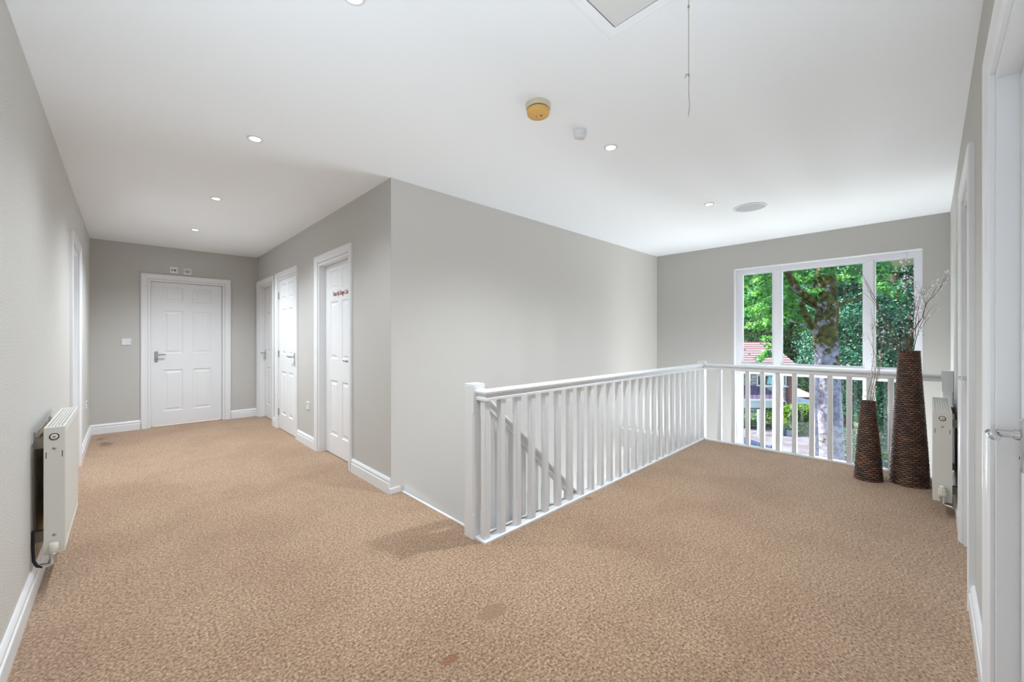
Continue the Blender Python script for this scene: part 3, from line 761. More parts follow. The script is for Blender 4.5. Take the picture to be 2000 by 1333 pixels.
def branch(name, pts, r0, mt, nbl, rng, label, group, forks=2, bl_from=0.3, br=0.005):
    pts = [Vector(p) for p in pts]
    fine = []
    for i in range(len(pts)-1):
        for k in range(4):
            f = k/4; q = pts[i].lerp(pts[i+1], f)
            fine.append(q + Vector((rng.gauss(0, 1), rng.gauss(0, 1), rng.gauss(0, 1)))*0.003)
    fine.append(pts[-1])
    b = MB(); n = len(fine)
    b.tube([p-fine[0] for p in fine], [r0*(1-0.75*i/n) for i in range(n)], 6)
    anchors = []
    for i in range(int(n*bl_from), n): anchors.append(fine[i])
    for f in range(forks):
        i = rng.randint(int(n*0.35), max(int(n*0.35)+1, int(n*0.85))); s = fine[i]
        d = (fine[min(n-1, i+1)]-fine[i-1]).normalized()
        d = (d + Vector((rng.uniform(-.9, .9), rng.uniform(-.9, .9), rng.uniform(0, .6)))*0.6).normalized()
        L = rng.uniform(0.10, 0.24)
        tw = [s, s+d*L*0.5+Vector((0, 0, 0.01)), s+d*L]
        b.tube([p-fine[0] for p in tw], [r0*0.4, r0*0.3, r0*0.15], 5)
        anchors += [tw[1], tw[2], tw[2], s.lerp(tw[2], 0.75)]
    o = b.build(name, mt); o.location = fine[0]
    tag(o, label, 'branch', group)
    if nbl:
        bb = MB()
        for k in range(int(nbl*1.5)):
            a = rng.choice(anchors) - fine[0]
            off = Vector((rng.gauss(0, 1), rng.gauss(0, 1), rng.gauss(0, 1)))*0.016
            p = a+off
            if k % 2: bb.tube([a, p], 0.0006, 3)
            blossom(bb, p, br*rng.uniform(0.7, 1.3), rng)
        q = bb.build('blossoms', M_BLOSSOM, o); q['kind'] = 'stuff'; q['label'] = 'small white bell blossoms'
    return o
rng = random.Random(5)
G1 = 'blossom branches in the tall vase'
w1 = 3.31
def V(px, py, w_=w1): return P(px, py, w_)
big = [
 ([(1757, 684), (1735, 640), (1712, 590), (1690, 545), (1670, 520)], 0.0045, 6, 'long dark branch leaning far left from the tall vase to the window top', 0),
 ([(1766, 684), (1745, 645), (1722, 612), (1705, 583), (1688, 550)], 0.0045, 8, 'dark branch leaning left from the tall vase, just right of the longest one', 1),
 ([(1770, 684), (1766, 640), (1755, 590), (1745, 540), (1740, 520)], 0.004, 26, 'upright branch from the tall vase rising left of centre to the window head', 3),
 ([(1774, 684), (1778, 630), (1774, 580), (1768, 530), (1766, 505)], 0.0045, 30, 'tallest upright branch of the tall vase, its tip against the window head', 3),
 ([(1777, 684), (1782, 640), (1786, 600), (1784, 565), (1782, 540)], 0.004, 34, 'upright branch with thick cluster of blossom right of centre in the tall vase', 4),
 ([(1780, 684), (1788, 650), (1792, 610), (1797, 580), (1802, 560)], 0.004, 36, 'branch of the tall vase standing against the right window frame, full of blossom', 4),
 ([(1772, 684), (1782, 650), (1800, 620), (1812, 590), (1830, 572), (1848, 544)], 0.0048, 26, 'branch arching far right from the tall vase across the pale wall', 2),
 ([(1784, 684), (1790, 655), (1800, 632), (1808, 600), (1812, 582)], 0.0038, 30, 'short branch of the tall vase heavy with white bells in front of the pale wall', 4),
]
for i, (pp_, r0, nb, lab, fk) in enumerate(big):
    dw = rng.uniform(-0.03, 0.03)
    pts = [V(x, y, w1 + dw*(k/len(pp_))) for k, (x, y) in enumerate(pp_)]
    root = Vector((V1[0]+rng.uniform(-.03, .03), V1[1]+rng.uniform(-.03, .03), H1-0.032))
    branch('blossom_branch', [root]+pts, r0, M_TWIG, nb, rng, lab, G1, fk, 0.35)
G2 = 'pale branches in the shorter vase'
w2 = 3.42
small = [
 ([(1693, 785), (1702, 740), (1706, 700), (1704, 660), (1700, 600)], 0.0035, 22, 'pale branch in the shorter vase with its tip at the window mullion', 2),
 ([(1698, 785), (1708, 745), (1712, 700), (1712, 650), (1711, 632)], 0.0045, 26, 'thick straight pale branch in the middle of the shorter vase', 2),
 ([(1702, 785), (1712, 740), (1720, 700), (1724, 660), (1727, 632)], 0.004, 22, 'pale branch in the shorter vase leaning slightly right', 1),
 ([(1706, 785), (1716, 735), (1722, 705), (1735, 685), (1746, 668)], 0.0035, 8, 'branch in the shorter vase bending right towards the tall vase', 0),
]
for i, (pp_, r0, nb, lab, fk) in enumerate(small):
    pts = [P(x, y, w2) for x, y in pp_]
    root = Vector((V2[0]+rng.uniform(-.02, .02), V2[1]+rng.uniform(-.02, .02), H2-0.032))
    branch('dry_branch', [root]+pts, r0, M_TWIG2, nb, rng, lab, G2, fk, 0.2)
# cream tag hanging at the spindle between the vases
tg = empty('hanging_tag', (4.925, 0.258, 0.552)); tag(tg, 'small cream plastic loop tag hanging behind the shorter vase against a spindle', 'tag')
b = MB(); b.box(-0.002, 0.002, -0.012, -0.008, -0.035, 0.035).box(-0.002, 0.002, 0.008, 0.012, -0.035, 0.035).box(-0.002, 0.002, -0.008, 0.008, -0.035, -0.030).box(-0.002, 0.002, -0.008, 0.008, 0.030, 0.035)
b.build('loop', M_TAG, tg); MB().tube([(0, 0, 0.034), (0.004, 0.001, 0.15), (0.012, 0.0, 0.286)], 0.0012, 5).build('string', M_TAG, tg)

# ------------------------------------------------------------------ outside
GZ = -5.6
def brickmat(name, c1, c2, mortar, scale, bw, rh, msize=0.02, bump=0.3, axes='XZ'):
    m = mat(name, c1, 0.85, spec=0.2); N, L, b = nodes(m)
    tc = N.new('ShaderNodeTexCoord'); sp = N.new('ShaderNodeSeparateXYZ'); cb = N.new('ShaderNodeCombineXYZ')
    L.new(tc.outputs['Object'], sp.inputs[0])
    L.new(sp.outputs[0 if axes[0] == 'X' else 1], cb.inputs[0]); L.new(sp.outputs[2 if axes[1] == 'Z' else 1], cb.inputs[1])
    t = N.new('ShaderNodeTexBrick'); t.inputs['Color1'].default_value = c1; t.inputs['Color2'].default_value = c2; t.inputs['Mortar'].default_value = mortar
    t.inputs['Scale'].default_value = scale; t.inputs['Brick Width'].default_value = bw; t.inputs['Row Height'].default_value = rh; t.inputs['Mortar Size'].default_value = msize
    L.new(cb.outputs[0], t.inputs['Vector']); L.new(t.outputs['Color'], b.inputs['Base Color'])
    bp = N.new('ShaderNodeBump'); bp.inputs['Strength'].default_value = bump; bp.invert = True; L.new(t.outputs['Fac'], bp.inputs['Height']); L.new(bp.outputs[0], b.inputs['Normal'])
    return m
M_STONE = brickmat('coursed_stone', lin((184, 178, 172)), lin((142, 138, 138)), lin((108, 106, 108)), 1.0, 0.55, 0.24, 0.022)
M_BRICK = brickmat('red_brick', lin((132, 62, 56)), lin((104, 46, 44)), lin((120, 100, 92)), 1.0, 0.24, 0.085, 0.012)
M_TILE = brickmat('roof_tiles', lin((146, 120, 118)), lin((168, 142, 138)), lin((96, 70, 76)), 1.0, 4.0, 0.34, 0.09, 0.6, 'XY')
M_TILE2 = brickmat('porch_tiles', lin((84, 72, 96)), lin((104, 90, 112)), lin((44, 38, 52)), 1.0, 0.32, 0.22, 0.03, 0.6, 'XY')
M_EXTW = mat('white_fascia', lin((215, 215, 218)), 0.5)
M_PANE = mat('dark_house_glass', lin((34, 48, 52)), 0.08, spec=0.8)
M_DRIVE = add_noise(mat('pale_driveway', lin((150, 146, 150)), 0.9), 1.2, lin((92, 84, 88)), lin((116, 114, 120)))
M_LAWN = add_noise(mat('garden_ground', lin((70, 86, 46)), 0.95), 0.8, lin((58, 60, 36)), lin((86, 104, 50)))
M_SOIL = add_noise(mat('leaf_litter', lin((84, 66, 50)), 0.95), 2.5, lin((60, 46, 34)), lin((120, 98, 74)))
M_NAVY = mat('navy_fence_paint', lin((32, 58, 100)), 0.6)
M_POTB = mat('dark_blue_pot', lin((30, 54, 74)), 0.35)
M_POTG = mat('pale_grey_pot', lin((150, 156, 172)), 0.5)
M_CARB = mat('dark_canopy', lin((52, 58, 72)), 0.4)

def bark():
    m = mat('mossy_sycamore_bark', lin((150, 140, 146)), 0.9, spec=0.15); N, L, b = nodes(m)
    tc = N.new('ShaderNodeTexCoord')
    n = N.new('ShaderNodeTexNoise'); n.inputs['Scale'].default_value = 2.6; n.inputs['Detail'].default_value = 7; n.inputs['Roughness'].default_value = 0.68
    L.new(tc.outputs['Object'], n.inputs['Vector'])
    sp = N.new('ShaderNodeSeparateXYZ'); L.new(tc.outputs['Object'], sp.inputs[0])
    mp = N.new('ShaderNodeMapRange'); mp.inputs[1].default_value = 6.0; mp.inputs[2].default_value = 6.8; mp.inputs[3].default_value = -0.08; mp.inputs[4].default_value = 0.09
    L.new(sp.outputs[2], mp.inputs[0])
    ad = N.new('ShaderNodeMath'); ad.operation = 'ADD'; L.new(n.outputs['Fac'], ad.inputs[0]); L.new(mp.outputs[0], ad.inputs[1])
    r = N.new('ShaderNodeValToRGB'); r.color_ramp.elements[0].position = 0.50; r.color_ramp.elements[1].position = 0.535; L.new(ad.outputs[0], r.inputs['Fac'])
    n2 = N.new('ShaderNodeTexNoise'); n2.inputs['Scale'].default_value = 9; n2.inputs['Detail'].default_value = 5; L.new(tc.outputs['Object'], n2.inputs['Vector'])
    rb = N.new('ShaderNodeValToRGB'); rb.color_ramp.elements[0].position = .35; rb.color_ramp.elements[1].position = .7; rb.color_ramp.elements[0].color = lin((112, 104, 116)); rb.color_ramp.elements[1].color = lin((160, 154, 172)); L.new(n2.outputs['Fac'], rb.inputs['Fac'])
    rm = N.new('ShaderNodeValToRGB'); rm.color_ramp.elements[0].position = .35; rm.color_ramp.elements[1].position = .7; rm.color_ramp.elements[0].color = lin((40, 38, 20)); rm.color_ramp.elements[1].color = lin((104, 98, 46)); L.new(n2.outputs['Fac'], rm.inputs['Fac'])
    mx = N.new('ShaderNodeMix'); mx.data_type = 'RGBA'; L.new(r.outputs[0], mx.inputs[0]); L.new(rb.outputs[0], mx.inputs[6]); L.new(rm.outputs[0], mx.inputs[7]); L.new(mx.outputs[2], b.inputs['Base Color'])
    bp = N.new('ShaderNodeBump'); bp.inputs['Strength'].default_value = 0.7; bp.inputs['Distance'].default_value = 0.05; L.new(n2.outputs['Fac'], bp.inputs['Height']); L.new(bp.outputs[0], b.inputs['Normal'])
    return m
M_BARK = bark()
M_BARK2 = add_noise(mat('dark_bark', lin((84, 72, 64)), 0.9), 4, lin((36, 30, 27)), lin((72, 62, 54)))
def leafmat(name, c1, c2, scale, trans=0.45):
    m = bpy.data.materials.new(name); m.use_nodes = True; N, L = m.node_tree.nodes, m.node_tree.links
    b = N['Principled BSDF']; b.inputs['Roughness'].default_value = 0.38; b.inputs['Specular IOR Level'].default_value = 0.5
    out = N['Material Output']
    tc = N.new('ShaderNodeTexCoord'); n = N.new('ShaderNodeTexNoise'); n.inputs['Scale'].default_value = scale; n.inputs['Detail'].default_value = 2
    r = N.new('ShaderNodeValToRGB'); r.color_ramp.elements[0].position = .35; r.color_ramp.elements[1].position = .65; r.color_ramp.elements[0].color = c1; r.color_ramp.elements[1].color = c2
    L.new(tc.outputs['Object'], n.inputs['Vector']); L.new(n.outputs['Fac'], r.inputs['Fac']); L.new(r.outputs[0], b.inputs['Base Color'])
    tr = N.new('ShaderNodeBsdfTranslucent'); L.new(r.outputs[0], tr.inputs[0])
    mx = N.new('ShaderNodeMixShader'); mx.inputs[0].default_value = trans; L.new(b.outputs[0], mx.inputs[1]); L.new(tr.outputs[0], mx.inputs[2]); L.new(mx.outputs[0], out.inputs[0])
    return m
L_SYC = leafmat('sycamore_leaves', lin((50, 122, 74)), lin((132, 194, 92)), 3.0, 0.5)
L_MID = leafmat('mid_green_leaves', lin((56, 116, 80)), lin((128, 178, 110)), 2.0, 0.4)
L_PALE = leafmat('pale_green_leaves', lin((86, 124, 84)), lin((150, 182, 128)), 2.0, 0.4)
L_DARK = leafmat('evergreen_leaves', lin((24, 64, 50)), lin((58, 118, 86)), 1.5, 0.25)
L_HEDGE = leafmat('hedge_leaves', lin((60, 100, 30)), lin((134, 170, 52)), 5.0, 0.35)
L_YEL = leafmat('yellow_green_leaves', lin((150, 170, 40)), lin((200, 205, 70)), 5.0, 0.35)

def leaves(name, m, blobs, count, size, rng, shape='leaf', parent=None, droop=0.0, origin=Vector((0,0,0)), shell=0.55):
    """blobs: (centre, (rx,ry,rz), weight)"""
    vs, fs = [], []
    tot = sum(b[2] for b in blobs)
    if shape == 'maple':
        poly = [(0, -0.1), (0.35, -0.15), (0.5, 0.25), (0.28, 0.3), (0.30, 0.62), (0.0, 1.0), (-0.30, 0.62), (-0.28, 0.3), (-0.5, 0.25), (-0.35, -0.15)]
    elif shape == 'leaf':
        poly = [(0, 0), (0.26, 0.3), (0.2, 0.7), (0, 1.0), (-0.2, 0.7), (-0.26, 0.3)]
    else:
        poly = [(0, 0), (0.12, 0.5), (0, 1.0), (-0.12, 0.5)]
    for c, r, wgt in blobs:
        c = Vector(c) - origin
        for k in range(int(count*wgt/tot)):
            d = Vector((rng.gauss(0, 1), rng.gauss(0, 1), rng.gauss(0, 1))).normalized()
            f = shell + (1-shell)*rng.random()
            p = c + Vector((d.x*r[0]*f, d.y*r[1]*f, d.z*r[2]*f))
            nrm = (d*0.6 + Vector((rng.gauss(0, .6), rng.gauss(0, .6), 0.5+rng.gauss(0, .5)))).normalized()
            q = nrm.to_track_quat('Z', 'Y').to_matrix() @ Matrix.Rotation(rng.uniform(0, 2*PI), 3, 'Z')
            s = size*rng.uniform(0.6, 1.25); k0 = len(vs)
            for (x, y) in poly: vs.append(p + q @ Vector((x*s, y*s, -abs(x)*s*0.35)))
            fs.append(tuple(range(k0, k0+len(poly))))
    b = MB(); b.add(vs, fs); return b.build(name, m, parent)
def blobset(rng, centre, ext, n, r0, r1):
    out = []
    for _ in range(n):
        r = rng.uniform(r0, r1)
        out.append((Vector(centre)+Vector((rng.uniform(-1, 1)*ext[0], rng.uniform(-1, 1)*ext[1], rng.uniform(-1, 1)*ext[2])), (r, r, r*0.6), r*r))
    return out
def tree(name, base, h, crown_c, ext, nbl, r0, r1, cnt, size, lm, label, cat='tree', shape='leaf', group=None, tr=0.22, rng=None, bm=None):
    t = empty(name, base); tag(t, label, cat, group)
    b = MB(); bend = [Vector((0, 0, 0)), Vector((0.1, -0.05, h*0.4)), Vector((-0.05, 0.1, h*0.75)), Vector((0.05, 0, h))]
    b.tube(bend, [tr, tr*0.8, tr*0.5, tr*0.15], 10); b.build('trunk', bm or M_BARK2, t)
    bl = blobset(rng, Vector(crown_c), ext, nbl, r0, r1)
    br = MB()
    for c, r, _ in bl[:10]:
        f = min(0.95, max(0.15, c.z/h*0.8)); s = Vector((0, 0, h*f)); br.tube([s, s.lerp(c, 0.5)+Vector((0, 0, 0.15)), c], [tr*0.4, tr*0.25, tr*0.08], 6)
    br.build('branches', bm or M_BARK2, t)
    leaves('foliage', lm, bl, cnt, size, rng, shape, t)
    return t
rx = random.Random(11)
# ground
gr = MB(); gr.box(XW+0.28, 90, -45, 70, GZ-0.3, GZ); gr.build('ground', M_LAWN, kind='structure')
def flat(name, pts, z, m, th=0.03):
    b = MB(); n = len(pts); vs = [(p.x, p.y, z) for p in pts] + [(p.x, p.y, z+th) for p in pts]
    fs = [tuple(range(n))[::-1], tuple(range(n, 2*n))] + [(i, (i+1) % n, n+(i+1) % n, n+i) for i in range(n)]
    b.add(vs, fs); return b.build(name, m, kind='structure')
def G(px, py, z=GZ):                      # ground point seen at (px, py)
    return P(px, py, F_PX*(1.2-z)/(py-Y0))
flat('driveway', [G(1380, 838), G(1500, 838), G(1590, 848), G(1612, 905), G(1640, 1000), G(1380, 1000)], GZ, M_DRIVE)
flat('flower_bed', [G(1400, 824), G(1545, 824), G(1600, 832), G(1592, 846), G(1505, 837), G(1400, 837)], GZ, M_SOIL, 0.06)
flat('leaf_litter_patch', [G(1625, 838), G(1720, 838), G(1740, 880), G(1640, 880)], GZ, M_SOIL, 0.04)

# neighbour's house: local x runs right across our view, local y away from us
W_H = 32.0
def houseframe(name, px, wdist, label, cat='house'):
    o = P(px, Y0, wdist); t = empty(name, (o.x, o.y, GZ), YAW-PI/2); tag(t, label, cat); return t
S_ = W_H/F_PX
def hx(px, ref=1535): return (px-ref)*S_
def hz(py): return 1.2-(py-Y0)*S_ - GZ
h = houseframe('stone_house', 1535, W_H, 'neighbouring two storey stone house with white windows, porch and tiled roof beyond the driveway')
zE = hz(716)
MB().box(-9.0, 0, 0, 7.0, 0, zE).build('stone_wall', M_STONE, h)
MB().box(0.0, 0.55, -0.05, 7.0, 0, zE).build('brick_corner', M_BRICK, h)['label'] = 'red brick corner'
rf = MB()
rz1 = zE+1.9
rf.add([(-9.3, -0.45, zE-0.1), (0.9, -0.45, zE-0.1), (0.9, 3.5, rz1), (-9.3, 3.5, rz1), (0.9, 7.4, zE-0.1), (-9.3, 7.4, zE-0.1), (-9.3, -0.45, zE-0.22), (0.9, -0.45, zE-0.22), (0.9, 7.4, zE-0.22), (-9.3, 7.4, zE-0.22)],
       [(0,1,2,3), (3,2,4,5), (0,6,7,1), (1,7,8,4,2), (0,3,5,9,6), (6,9,8,7)])
rf.build('tiled_roof', M_TILE, h)
MB().box(-9.3, 0.9, -0.50, -0.40, zE-0.30, zE-0.06).build('gutter_board', M_EXTW, h)
def hwin(x0, x1, z0, z1, muls=(), transom=None):
    b = MB(); f = 0.07
    b.box(x0, x1, -0.06, 0.02, z0, z0+f).box(x0, x1, -0.06, 0.02, z1-f, z1).box(x0, x0+f, -0.06, 0.02, z0, z1).box(x1-f, x1, -0.06, 0.02, z0, z1)
    for m_ in muls: b.box(m_-f/2, m_+f/2, -0.06, 0.02, z0, z1)
    if transom: b.box(x0, x1, -0.055, 0.02, transom-f/2, transom+f/2)
    b.box(x0-0.1, x1+0.1, -0.12, 0.02, z0-0.10, z0)
    fr = b.build('window', M_EXTW, h); MB().box(x0+f, x1-f, -0.01, 0.02, z0+f, z1-f).build('pane', M_PANE, fr)
    return fr
uz0, uz1 = hz(754), hz(716)-0.05
u1 = hwin(hx(1478), hx(1512), uz0, uz1, (hx(1490),), hz(734))
cm = MB(); cm.tube([(hx(1503), -0.03, uz0+0.15), (hx(1503), -0.035, uz0+0.55), (hx(1503), -0.03, uz0+0.85)], [0.24, 0.2, 0.03], 10); cm.build('ornament', mat('aqua_ornament', lin((140, 190, 192)), 0.5), u1)
hwin(hx(1522), hx(1538)-0.12, uz0, uz1, (hx(1530),))
hwin(hx(1493), hx(1514), hz(812), hz(786), (), hz(791))
hwin(hx(1522), hx(1538)-0.12, hz(812), hz(784))
hwin(hx(1474), hx(1488), hz(812), hz(792), (), hz(797))
pz0, pz1 = hz(775), hz(753)
pr_ = MB(); pr_.add([(hx(1400), -1.6, pz0), (hx(1503), -1.6, pz0), (hx(1490), 0, pz1), (hx(1400), 0, pz1), (hx(1503), 0, pz0)], [(0,1,2,3), (1,4,2)])
pr_.build('porch_roof', M_TILE2, h)
MB().box(hx(1400), hx(1504), -1.66, -1.52, pz0-0.12, pz0+0.02).box(hx(1400), hx(1495), -1.5, -1.35, pz0-0.65, pz0-0.12).build('porch_fascia', M_EXTW, h)
MB().box(hx(1400), hx(1473), -1.4, 0, 0, pz0-0.6).build('porch_wall', M_STONE, h)
# garage behind
g = houseframe('brick_garage', 1545, 38.0, 'low red brick garage with corrugated pale roof beyond the hedge', 'garage')
Sg = 38.0/F_PX
def gx(px): return (px-1545)*Sg
def gz(py): return 1.2-(py-Y0)*Sg-GZ
MB().box(gx(1538), gx(1592), 0, 5, 0, gz(776)).build('brick_wall', M_BRICK, g)
cr = MB(); ne = 44; top = []; bot = []
for i in range(ne+1):
    x = gx(1536)+(gx(1596)-gx(1536))*i/ne; dz = 0.07*(i % 2)
    bot.append((x, -0.3, gz(776)+dz)); top.append((min(x, gx(1574)), 3.0, gz(757)+dz))
cr.loft([bot, top], closed=False, smooth=False); cr.build('corrugated_roof', mat('pale_corrugated_roof', lin((132, 124, 122)), 0.7), g)
# shelter with pale edge in front of the garage
sh = houseframe('garden_shelter', 1545, 33.0, 'low flat-roofed dark shelter with pale edge between hedge and brick garage', 'shelter')
Ss = 33.0/F_PX
MB().box(-0.4, (1604-1545)*Ss, 0, 2.4, 5.6+1.2-(790-Y0)*Ss, 5.6+1.2-(786-Y0)*Ss).build('roof_edge', M_EXTW, sh)
MB().box(-0.3, (1600-1545)*Ss, 0.2, 2.3, 0, 5.6+1.2-(790-Y0)*Ss).build('body', M_CARB, sh)
# white post by the house
pt = G(1482, 851); o = MB().box(-0.07, 0.07, -0.07, 0.07, 0, 1.8).build('white_post', M_EXTW); o.location = (pt.x, pt.y, GZ); o.rotation_euler = (0, 0, YAW)
tag(o, 'white post standing at the edge of the driveway before the stone house', 'post')

# pots, hedge, shrubs
def pot(px, py, m, r, hh, label):
    p = G(px, py); t = empty('plant_pot', (p.x, p.y, GZ+0.03)); tag(t, label, 'plant pot')
    MB().lathe([(r*0.72, 0), (r, hh*0.9), (r*1.06, hh*0.92), (r*1.06, hh), (r*0.94, hh), (r*0.9, hh*0.85), (0.01, hh*0.85)], n=24).build('pot', m, t)
    return t, p, hh
t_, p_, hh_ = pot(1528, 852, M_POTB, 0.26, 0.62, 'dark blue plant pot at the driveway edge, tallest and leftmost of three')
leaves('plant', L_HEDGE, [((0, 0, hh_+0.25), (0.35, 0.35, 0.3), 1)], 260, 0.16, rx, 'leaf', t_, shell=0.2)
t_, p_, hh_ = pot(1539, 852, M_POTG, 0.26, 0.42, 'pale grey plant pot at the driveway edge, middle of three')
leaves('plant', L_PALE, [((0, 0, hh_+0.2), (0.35, 0.35, 0.32), 1)], 260, 0.15, rx, 'leaf', t_, shell=0.2)
t_, p_, hh_ = pot(1554, 848, M_POTB, 0.24, 0.5, 'blue plant pot with yellow green shrub beside the hedge, right of three')
leaves('plant', L_YEL, [((0, 0, hh_+0.55), (0.28, 0.28, 0.62), 1)], 420, 0.13, rx, 'leaf', t_, shell=0.3)
hd = empty('garden_hedge', tuple(P(1583, Y0, 27.5).xy)+(GZ,), YAW-PI/2); tag(hd, 'bright clipped green hedge beyond the driveway, left of the big tree trunk', 'hedge')
leaves('foliage', L_HEDGE, [((x*0.5, 0.6+y*0.5, z), (0.55, 0.5, 0.5), 1) for x in range(-2, 4) for y in (0, 1) for z in (0.45, 0.9, 1.35, 1.7)], 16000, 0.13, rx, 'leaf', hd, shell=0.3)
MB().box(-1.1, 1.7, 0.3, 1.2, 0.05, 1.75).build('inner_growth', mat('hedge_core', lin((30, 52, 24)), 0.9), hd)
def shrub(px, py, r, hgt, lm, n, size, label, name='garden_shrub', grp=None, shape='leaf', z=GZ):
    p = G(px, py, z); t = empty(name, (p.x, p.y, z)); tag(t, label, 'shrub', grp)
    leaves('foliage', lm, blobset(rx, (0, 0, hgt*0.55), (r*0.6, r*0.6, hgt*0.2), 5, r*0.5, r*0.75), n, size, rx, shape, t, shell=0.2)
    b = MB()
    for k in range(5): b.tube([(0, 0, 0), (rx.uniform(-r, r)*0.5, rx.uniform(-r, r)*0.5, hgt*0.8)], [0.025, 0.008], 5)
    b.build('stems', M_BARK2, t)
shrub(1462, 836, 0.95, 1.3, L_PALE, 3600, 0.14, 'pale silvery shrub at the foot of the porch wall')
shrub(1503, 836, 1.1, 1.5, L_HEDGE, 4600, 0.14, 'green flowering shrub under the lower house windows, left of the dark blue pot')
shrub(1522, 831, 0.7, 1.7, L_HEDGE, 2600, 0.13, 'taller green shrub at the house wall beside the brick corner')
shrub(1546, 828, 0.5, 1.9, L_HEDGE, 1700, 0.13, 'upright light green shrub at the left end of the hedge')
shrub(1598, 985, 0.62, 2.3, L_MID, 3000, 0.13, 'dark green bush in front of the driveway, left of the trunk foot', shape='maple')
# fences
def fence(p0, p1, hgt, label):
    d = (p1-p0); n = int(d.length/0.145); t = empty('picket_fence', (p0.x, p0.y, GZ), math.atan2(d.y, d.x)); tag(t, label, 'fence')
    L_ = d.length
    pk = MB()
    for i in range(n):
        x = i*0.145; pk.box(x, x+0.095, -0.03, -0.008, 0.05, hgt)
    pk.build('pickets', M_NAVY, t)
    MB().box(0, L_, -0.008, 0.03, hgt*0.28, hgt*0.28+0.09).box(0, L_, -0.008, 0.03, hgt*0.72, hgt*0.72+0.09).build('rails', M_NAVY, t)
    k = 0
    while k*1.8 < L_:
        MB().box(k*1.8, k*1.8+0.1, 0.0, 0.1, 0, hgt+0.05).build('post', M_NAVY, t); k += 1
def at_top(px, py, hgt): return G(px, py, GZ+hgt)
fence(at_top(1420, 842, 1.05), at_top(1575, 898, 1.05), 1.05, 'navy blue picket fence along the near side of the driveway')
fence(at_top(1640, 882, 1.05), at_top(1760, 905, 1.05), 1.05, 'navy blue fence under the dark trees right of the big trunk')

# the sycamore
TW = 10.3
base = P(1620, Y0, TW); base.z = GZ
sy = empty('sycamore_tree', base); tag(sy, 'big old sycamore with pale mossy trunk standing just outside the tall window', 'tree')
def S(px, py, w_=TW): return P(px, py, w_) - base
b = MB()
tp = [(1622, 1110, .31), (1622, 1000, .31), (1621, 920, .305), (1619, 850, .30), (1616, 780, .285), (1615, 720, .27), (1614, 690, .255), (1613, 676, .27), (1612, 664, .27), (1613, 645, .235), (1614, 625, .25), (1615, 605, .245), (1610, 585, .27), (1610, 565, .26), (1612, 545, .22), (1610, 525, .17), (1608, 505, .14), (1609, 480, .12), (1610, 430, .10)]
b.tube([S(x, y) for x, y, r in tp], [r for *_, r in tp], 20); b.build('trunk', M_BARK, sy)
def limb(pts, rr, nm='limb'):
    MB().tube([S(*p) for p in pts], rr, 10).build(nm, M_BARK, sy)
limb([(1604, 600, 10.3), (1590, 590, 10.2), (1572, 578, 10.1), (1558, 568, 10.0), (1545, 545, 9.9), (1534, 525, 9.8), (1528, 505, 9.7)], [.13, .10, .09, .085, .08, .075, .07])
limb([(1600, 660, 10.3), (1590, 645, 10.2), (1577, 620, 10.1), (1566, 597, 10.0), (1560, 585, 10.0)], [.09, .075, .065, .055, .03])
limb([(1580, 630, 10.1), (1568, 637, 10.0), (1552, 630, 9.9), (1535, 625, 9.8), (1520, 620, 9.6)], [.035, .03, .028, .022, .015])
limb([(1600, 600, 10.3), (1585, 597, 10.2), (1566, 586, 10.1)], [.05, .045, .03])
limb([(1628, 600, 10.3), (1650, 592, 10.4), (1672, 584, 10.5), (1695, 578, 10.6)], [.05, .04, .035, .03])
limb([(1592, 930, 10.0), (1592, 860, 10.0), (1589, 810, 10.0), (1591, 770, 10.0), (1596, 735, 10.1), (1604, 700, 10.2)], [.08, .075, .075, .06, .055, .05], 'side_stem')
bl = []
rs = random.Random(21)
def clump(px, py, w_, r): bl.append((S(px, py, w_), (r, r, r*0.55), r*r))
for _ in range(40): clump(rs.uniform(1440, 1530), rs.uniform(495, 640), rs.uniform(8.8, 11.5), rs.uniform(.16, .36))
for _ in range(34): clump(rs.uniform(1520, 1600), rs.uniform(495, 600), rs.uniform(10.2, 11.8), rs.uniform(.14, .32))
for _ in range(8): clump(rs.uniform(1515, 1640), rs.uniform(500, 540), rs.uniform(9.0, 10.0), rs.uniform(.10, .2))
for _ in range(30): clump(rs.uniform(1610, 1760), rs.uniform(488, 555), rs.uniform(9.2, 11.5), rs.uniform(.14, .3))
for _ in range(10): clump(rs.uniform(1690, 1770), rs.uniform(505, 590), rs.uniform(9.8, 11.5), rs.uniform(.14, .26))
for _ in range(12): clump(rs.uniform(1520, 1585), rs.uniform(590, 650), rs.uniform(10.2, 11.2), rs.uniform(.10, .2))
for _ in range(16): clump(rs.uniform(1380, 1700), rs.uniform(380, 470), rs.uniform(8.5, 11), rs.uniform(.5, .9))
for _ in range(10): clump(rs.uniform(1465, 1515), rs.uniform(645, 705), rs.uniform(9.4, 10.8), rs.uniform(.08, .16))
leaves('foliage', L_SYC, bl, 34000, 0.072, rs, 'maple', sy, shell=0.15)
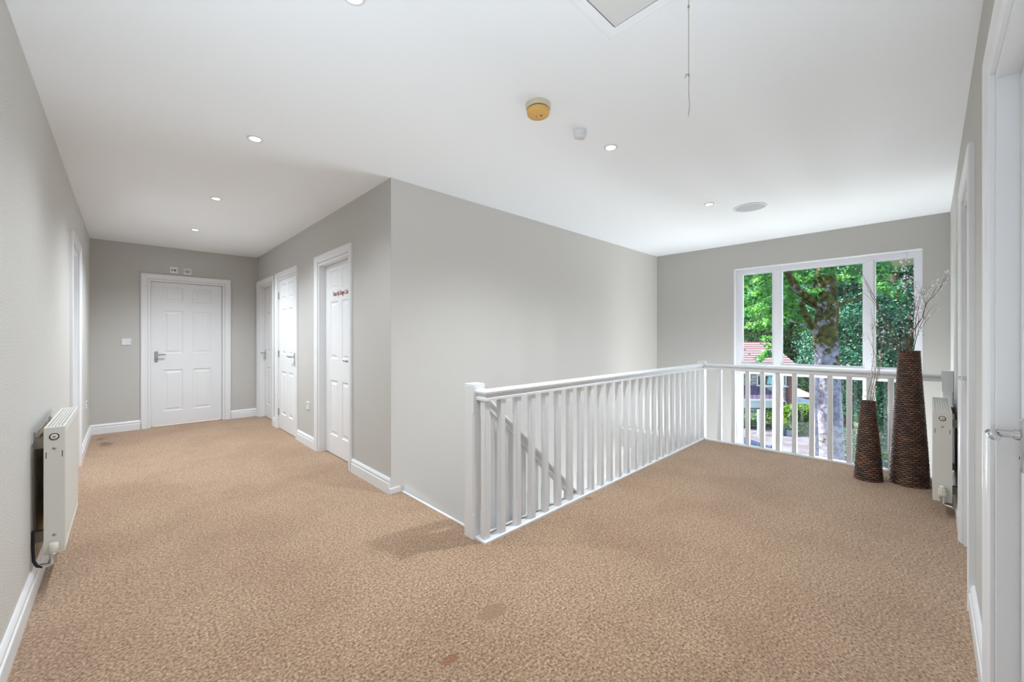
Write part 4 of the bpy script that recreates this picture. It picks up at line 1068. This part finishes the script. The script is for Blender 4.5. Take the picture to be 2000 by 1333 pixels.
# trees behind
def T(px, wdist, h, cz, ext, nb, r0, r1, cnt, size, lm, label, grp=None, tr=0.22, nm='tree', shape='leaf'):
    p = P(px, Y0, wdist); p.z = GZ
    tree(nm, p, h, (0, 0, cz), ext, nb, r0, r1, cnt, size, lm, label, shape=shape, group=grp, tr=tr, rng=rx)
GB = 'trees behind the sycamore'
T(1465, 46, 20, 12.0, (4.6, 4.0, 4.5), 18, 1.8, 3.0, 24000, 0.3, L_MID, 'mid green tree above the stone house roof at the left pane', GB, nm='leafy_tree')
T(1500, 44, 19, 11.0, (3.6, 3.6, 4.2), 16, 1.6, 2.6, 22000, 0.28, L_PALE, 'pale green loose tree above the roof by the left mullion', GB, nm='leafy_tree')
T(1545, 46, 18, 7.6, (4.6, 4.0, 6.0), 30, 1.8, 2.8, 26000, 0.3, L_PALE, 'pale hazy tree rising behind the brick garage', GB, nm='leafy_tree')
T(1572, 46, 22, 11.5, (3.2, 3.2, 7.0), 22, 1.6, 2.6, 28000, 0.27, L_MID, 'mid green tree left of the mossy trunk behind its thin limb', GB, nm='leafy_tree')
T(1612, 40, 22, 11.0, (3.0, 3.0, 7.6), 22, 1.5, 2.4, 28000, 0.25, L_MID, 'green tree directly behind the mossy trunk', GB, nm='leafy_tree')
T(1655, 20, 16, 8.4, (1.6, 1.6, 6.8), 30, 0.9, 1.5, 42000, 0.13, L_DARK, 'dark evergreen filling the pane just right of the mossy trunk', GB, nm='evergreen_tree')
T(1700, 18, 16, 8.4, (1.7, 1.7, 6.8), 30, 0.9, 1.5, 42000, 0.13, L_DARK, 'dark evergreen behind the right window mullion', GB, nm='evergreen_tree')
T(1750, 16, 15, 8.0, (1.8, 1.8, 6.5), 30, 0.9, 1.5, 42000, 0.13, L_DARK, 'dark evergreen in the right hand pane behind the branches', GB, nm='evergreen_tree')
T(1800, 19, 16, 8.4, (2.2, 2.2, 6.8), 26, 1.0, 1.7, 30000, 0.15, L_DARK, 'dark evergreen at the right edge of the window', GB, nm='evergreen_tree')
T(1420, 52, 24, 12, (4, 4, 4), 20, 1.8, 2.8, 9000, 0.4, L_MID, 'large mid green tree at the far left behind the stone house', GB, nm='leafy_tree')
T(1500, 62, 30, 13, (5, 5, 7), 24, 2.5, 4.0, 12000, 0.55, L_MID, 'tall distant tree rising behind the stone house roof', GB, nm='leafy_tree')
T(1640, 48, 24, 12, (6, 6, 9), 26, 2.5, 4.0, 12000, 0.55, L_DARK, 'tall distant dark tree behind the garage and sycamore', GB, nm='leafy_tree')
T(1730, 42, 24, 12, (6, 6, 9), 26, 2.5, 4.0, 12000, 0.5, L_DARK, 'tall distant dark tree seen between the evergreens', GB, nm='leafy_tree')
# eave of our own roof, outside the top right corner of the window
ev = MB(); ev.box(6.6, 7.75, -2.0, 0.36, 2.20, 2.32).build('roof_overhang', mat('pale_soffit', lin((205, 196, 184)), 0.7), kind='structure')
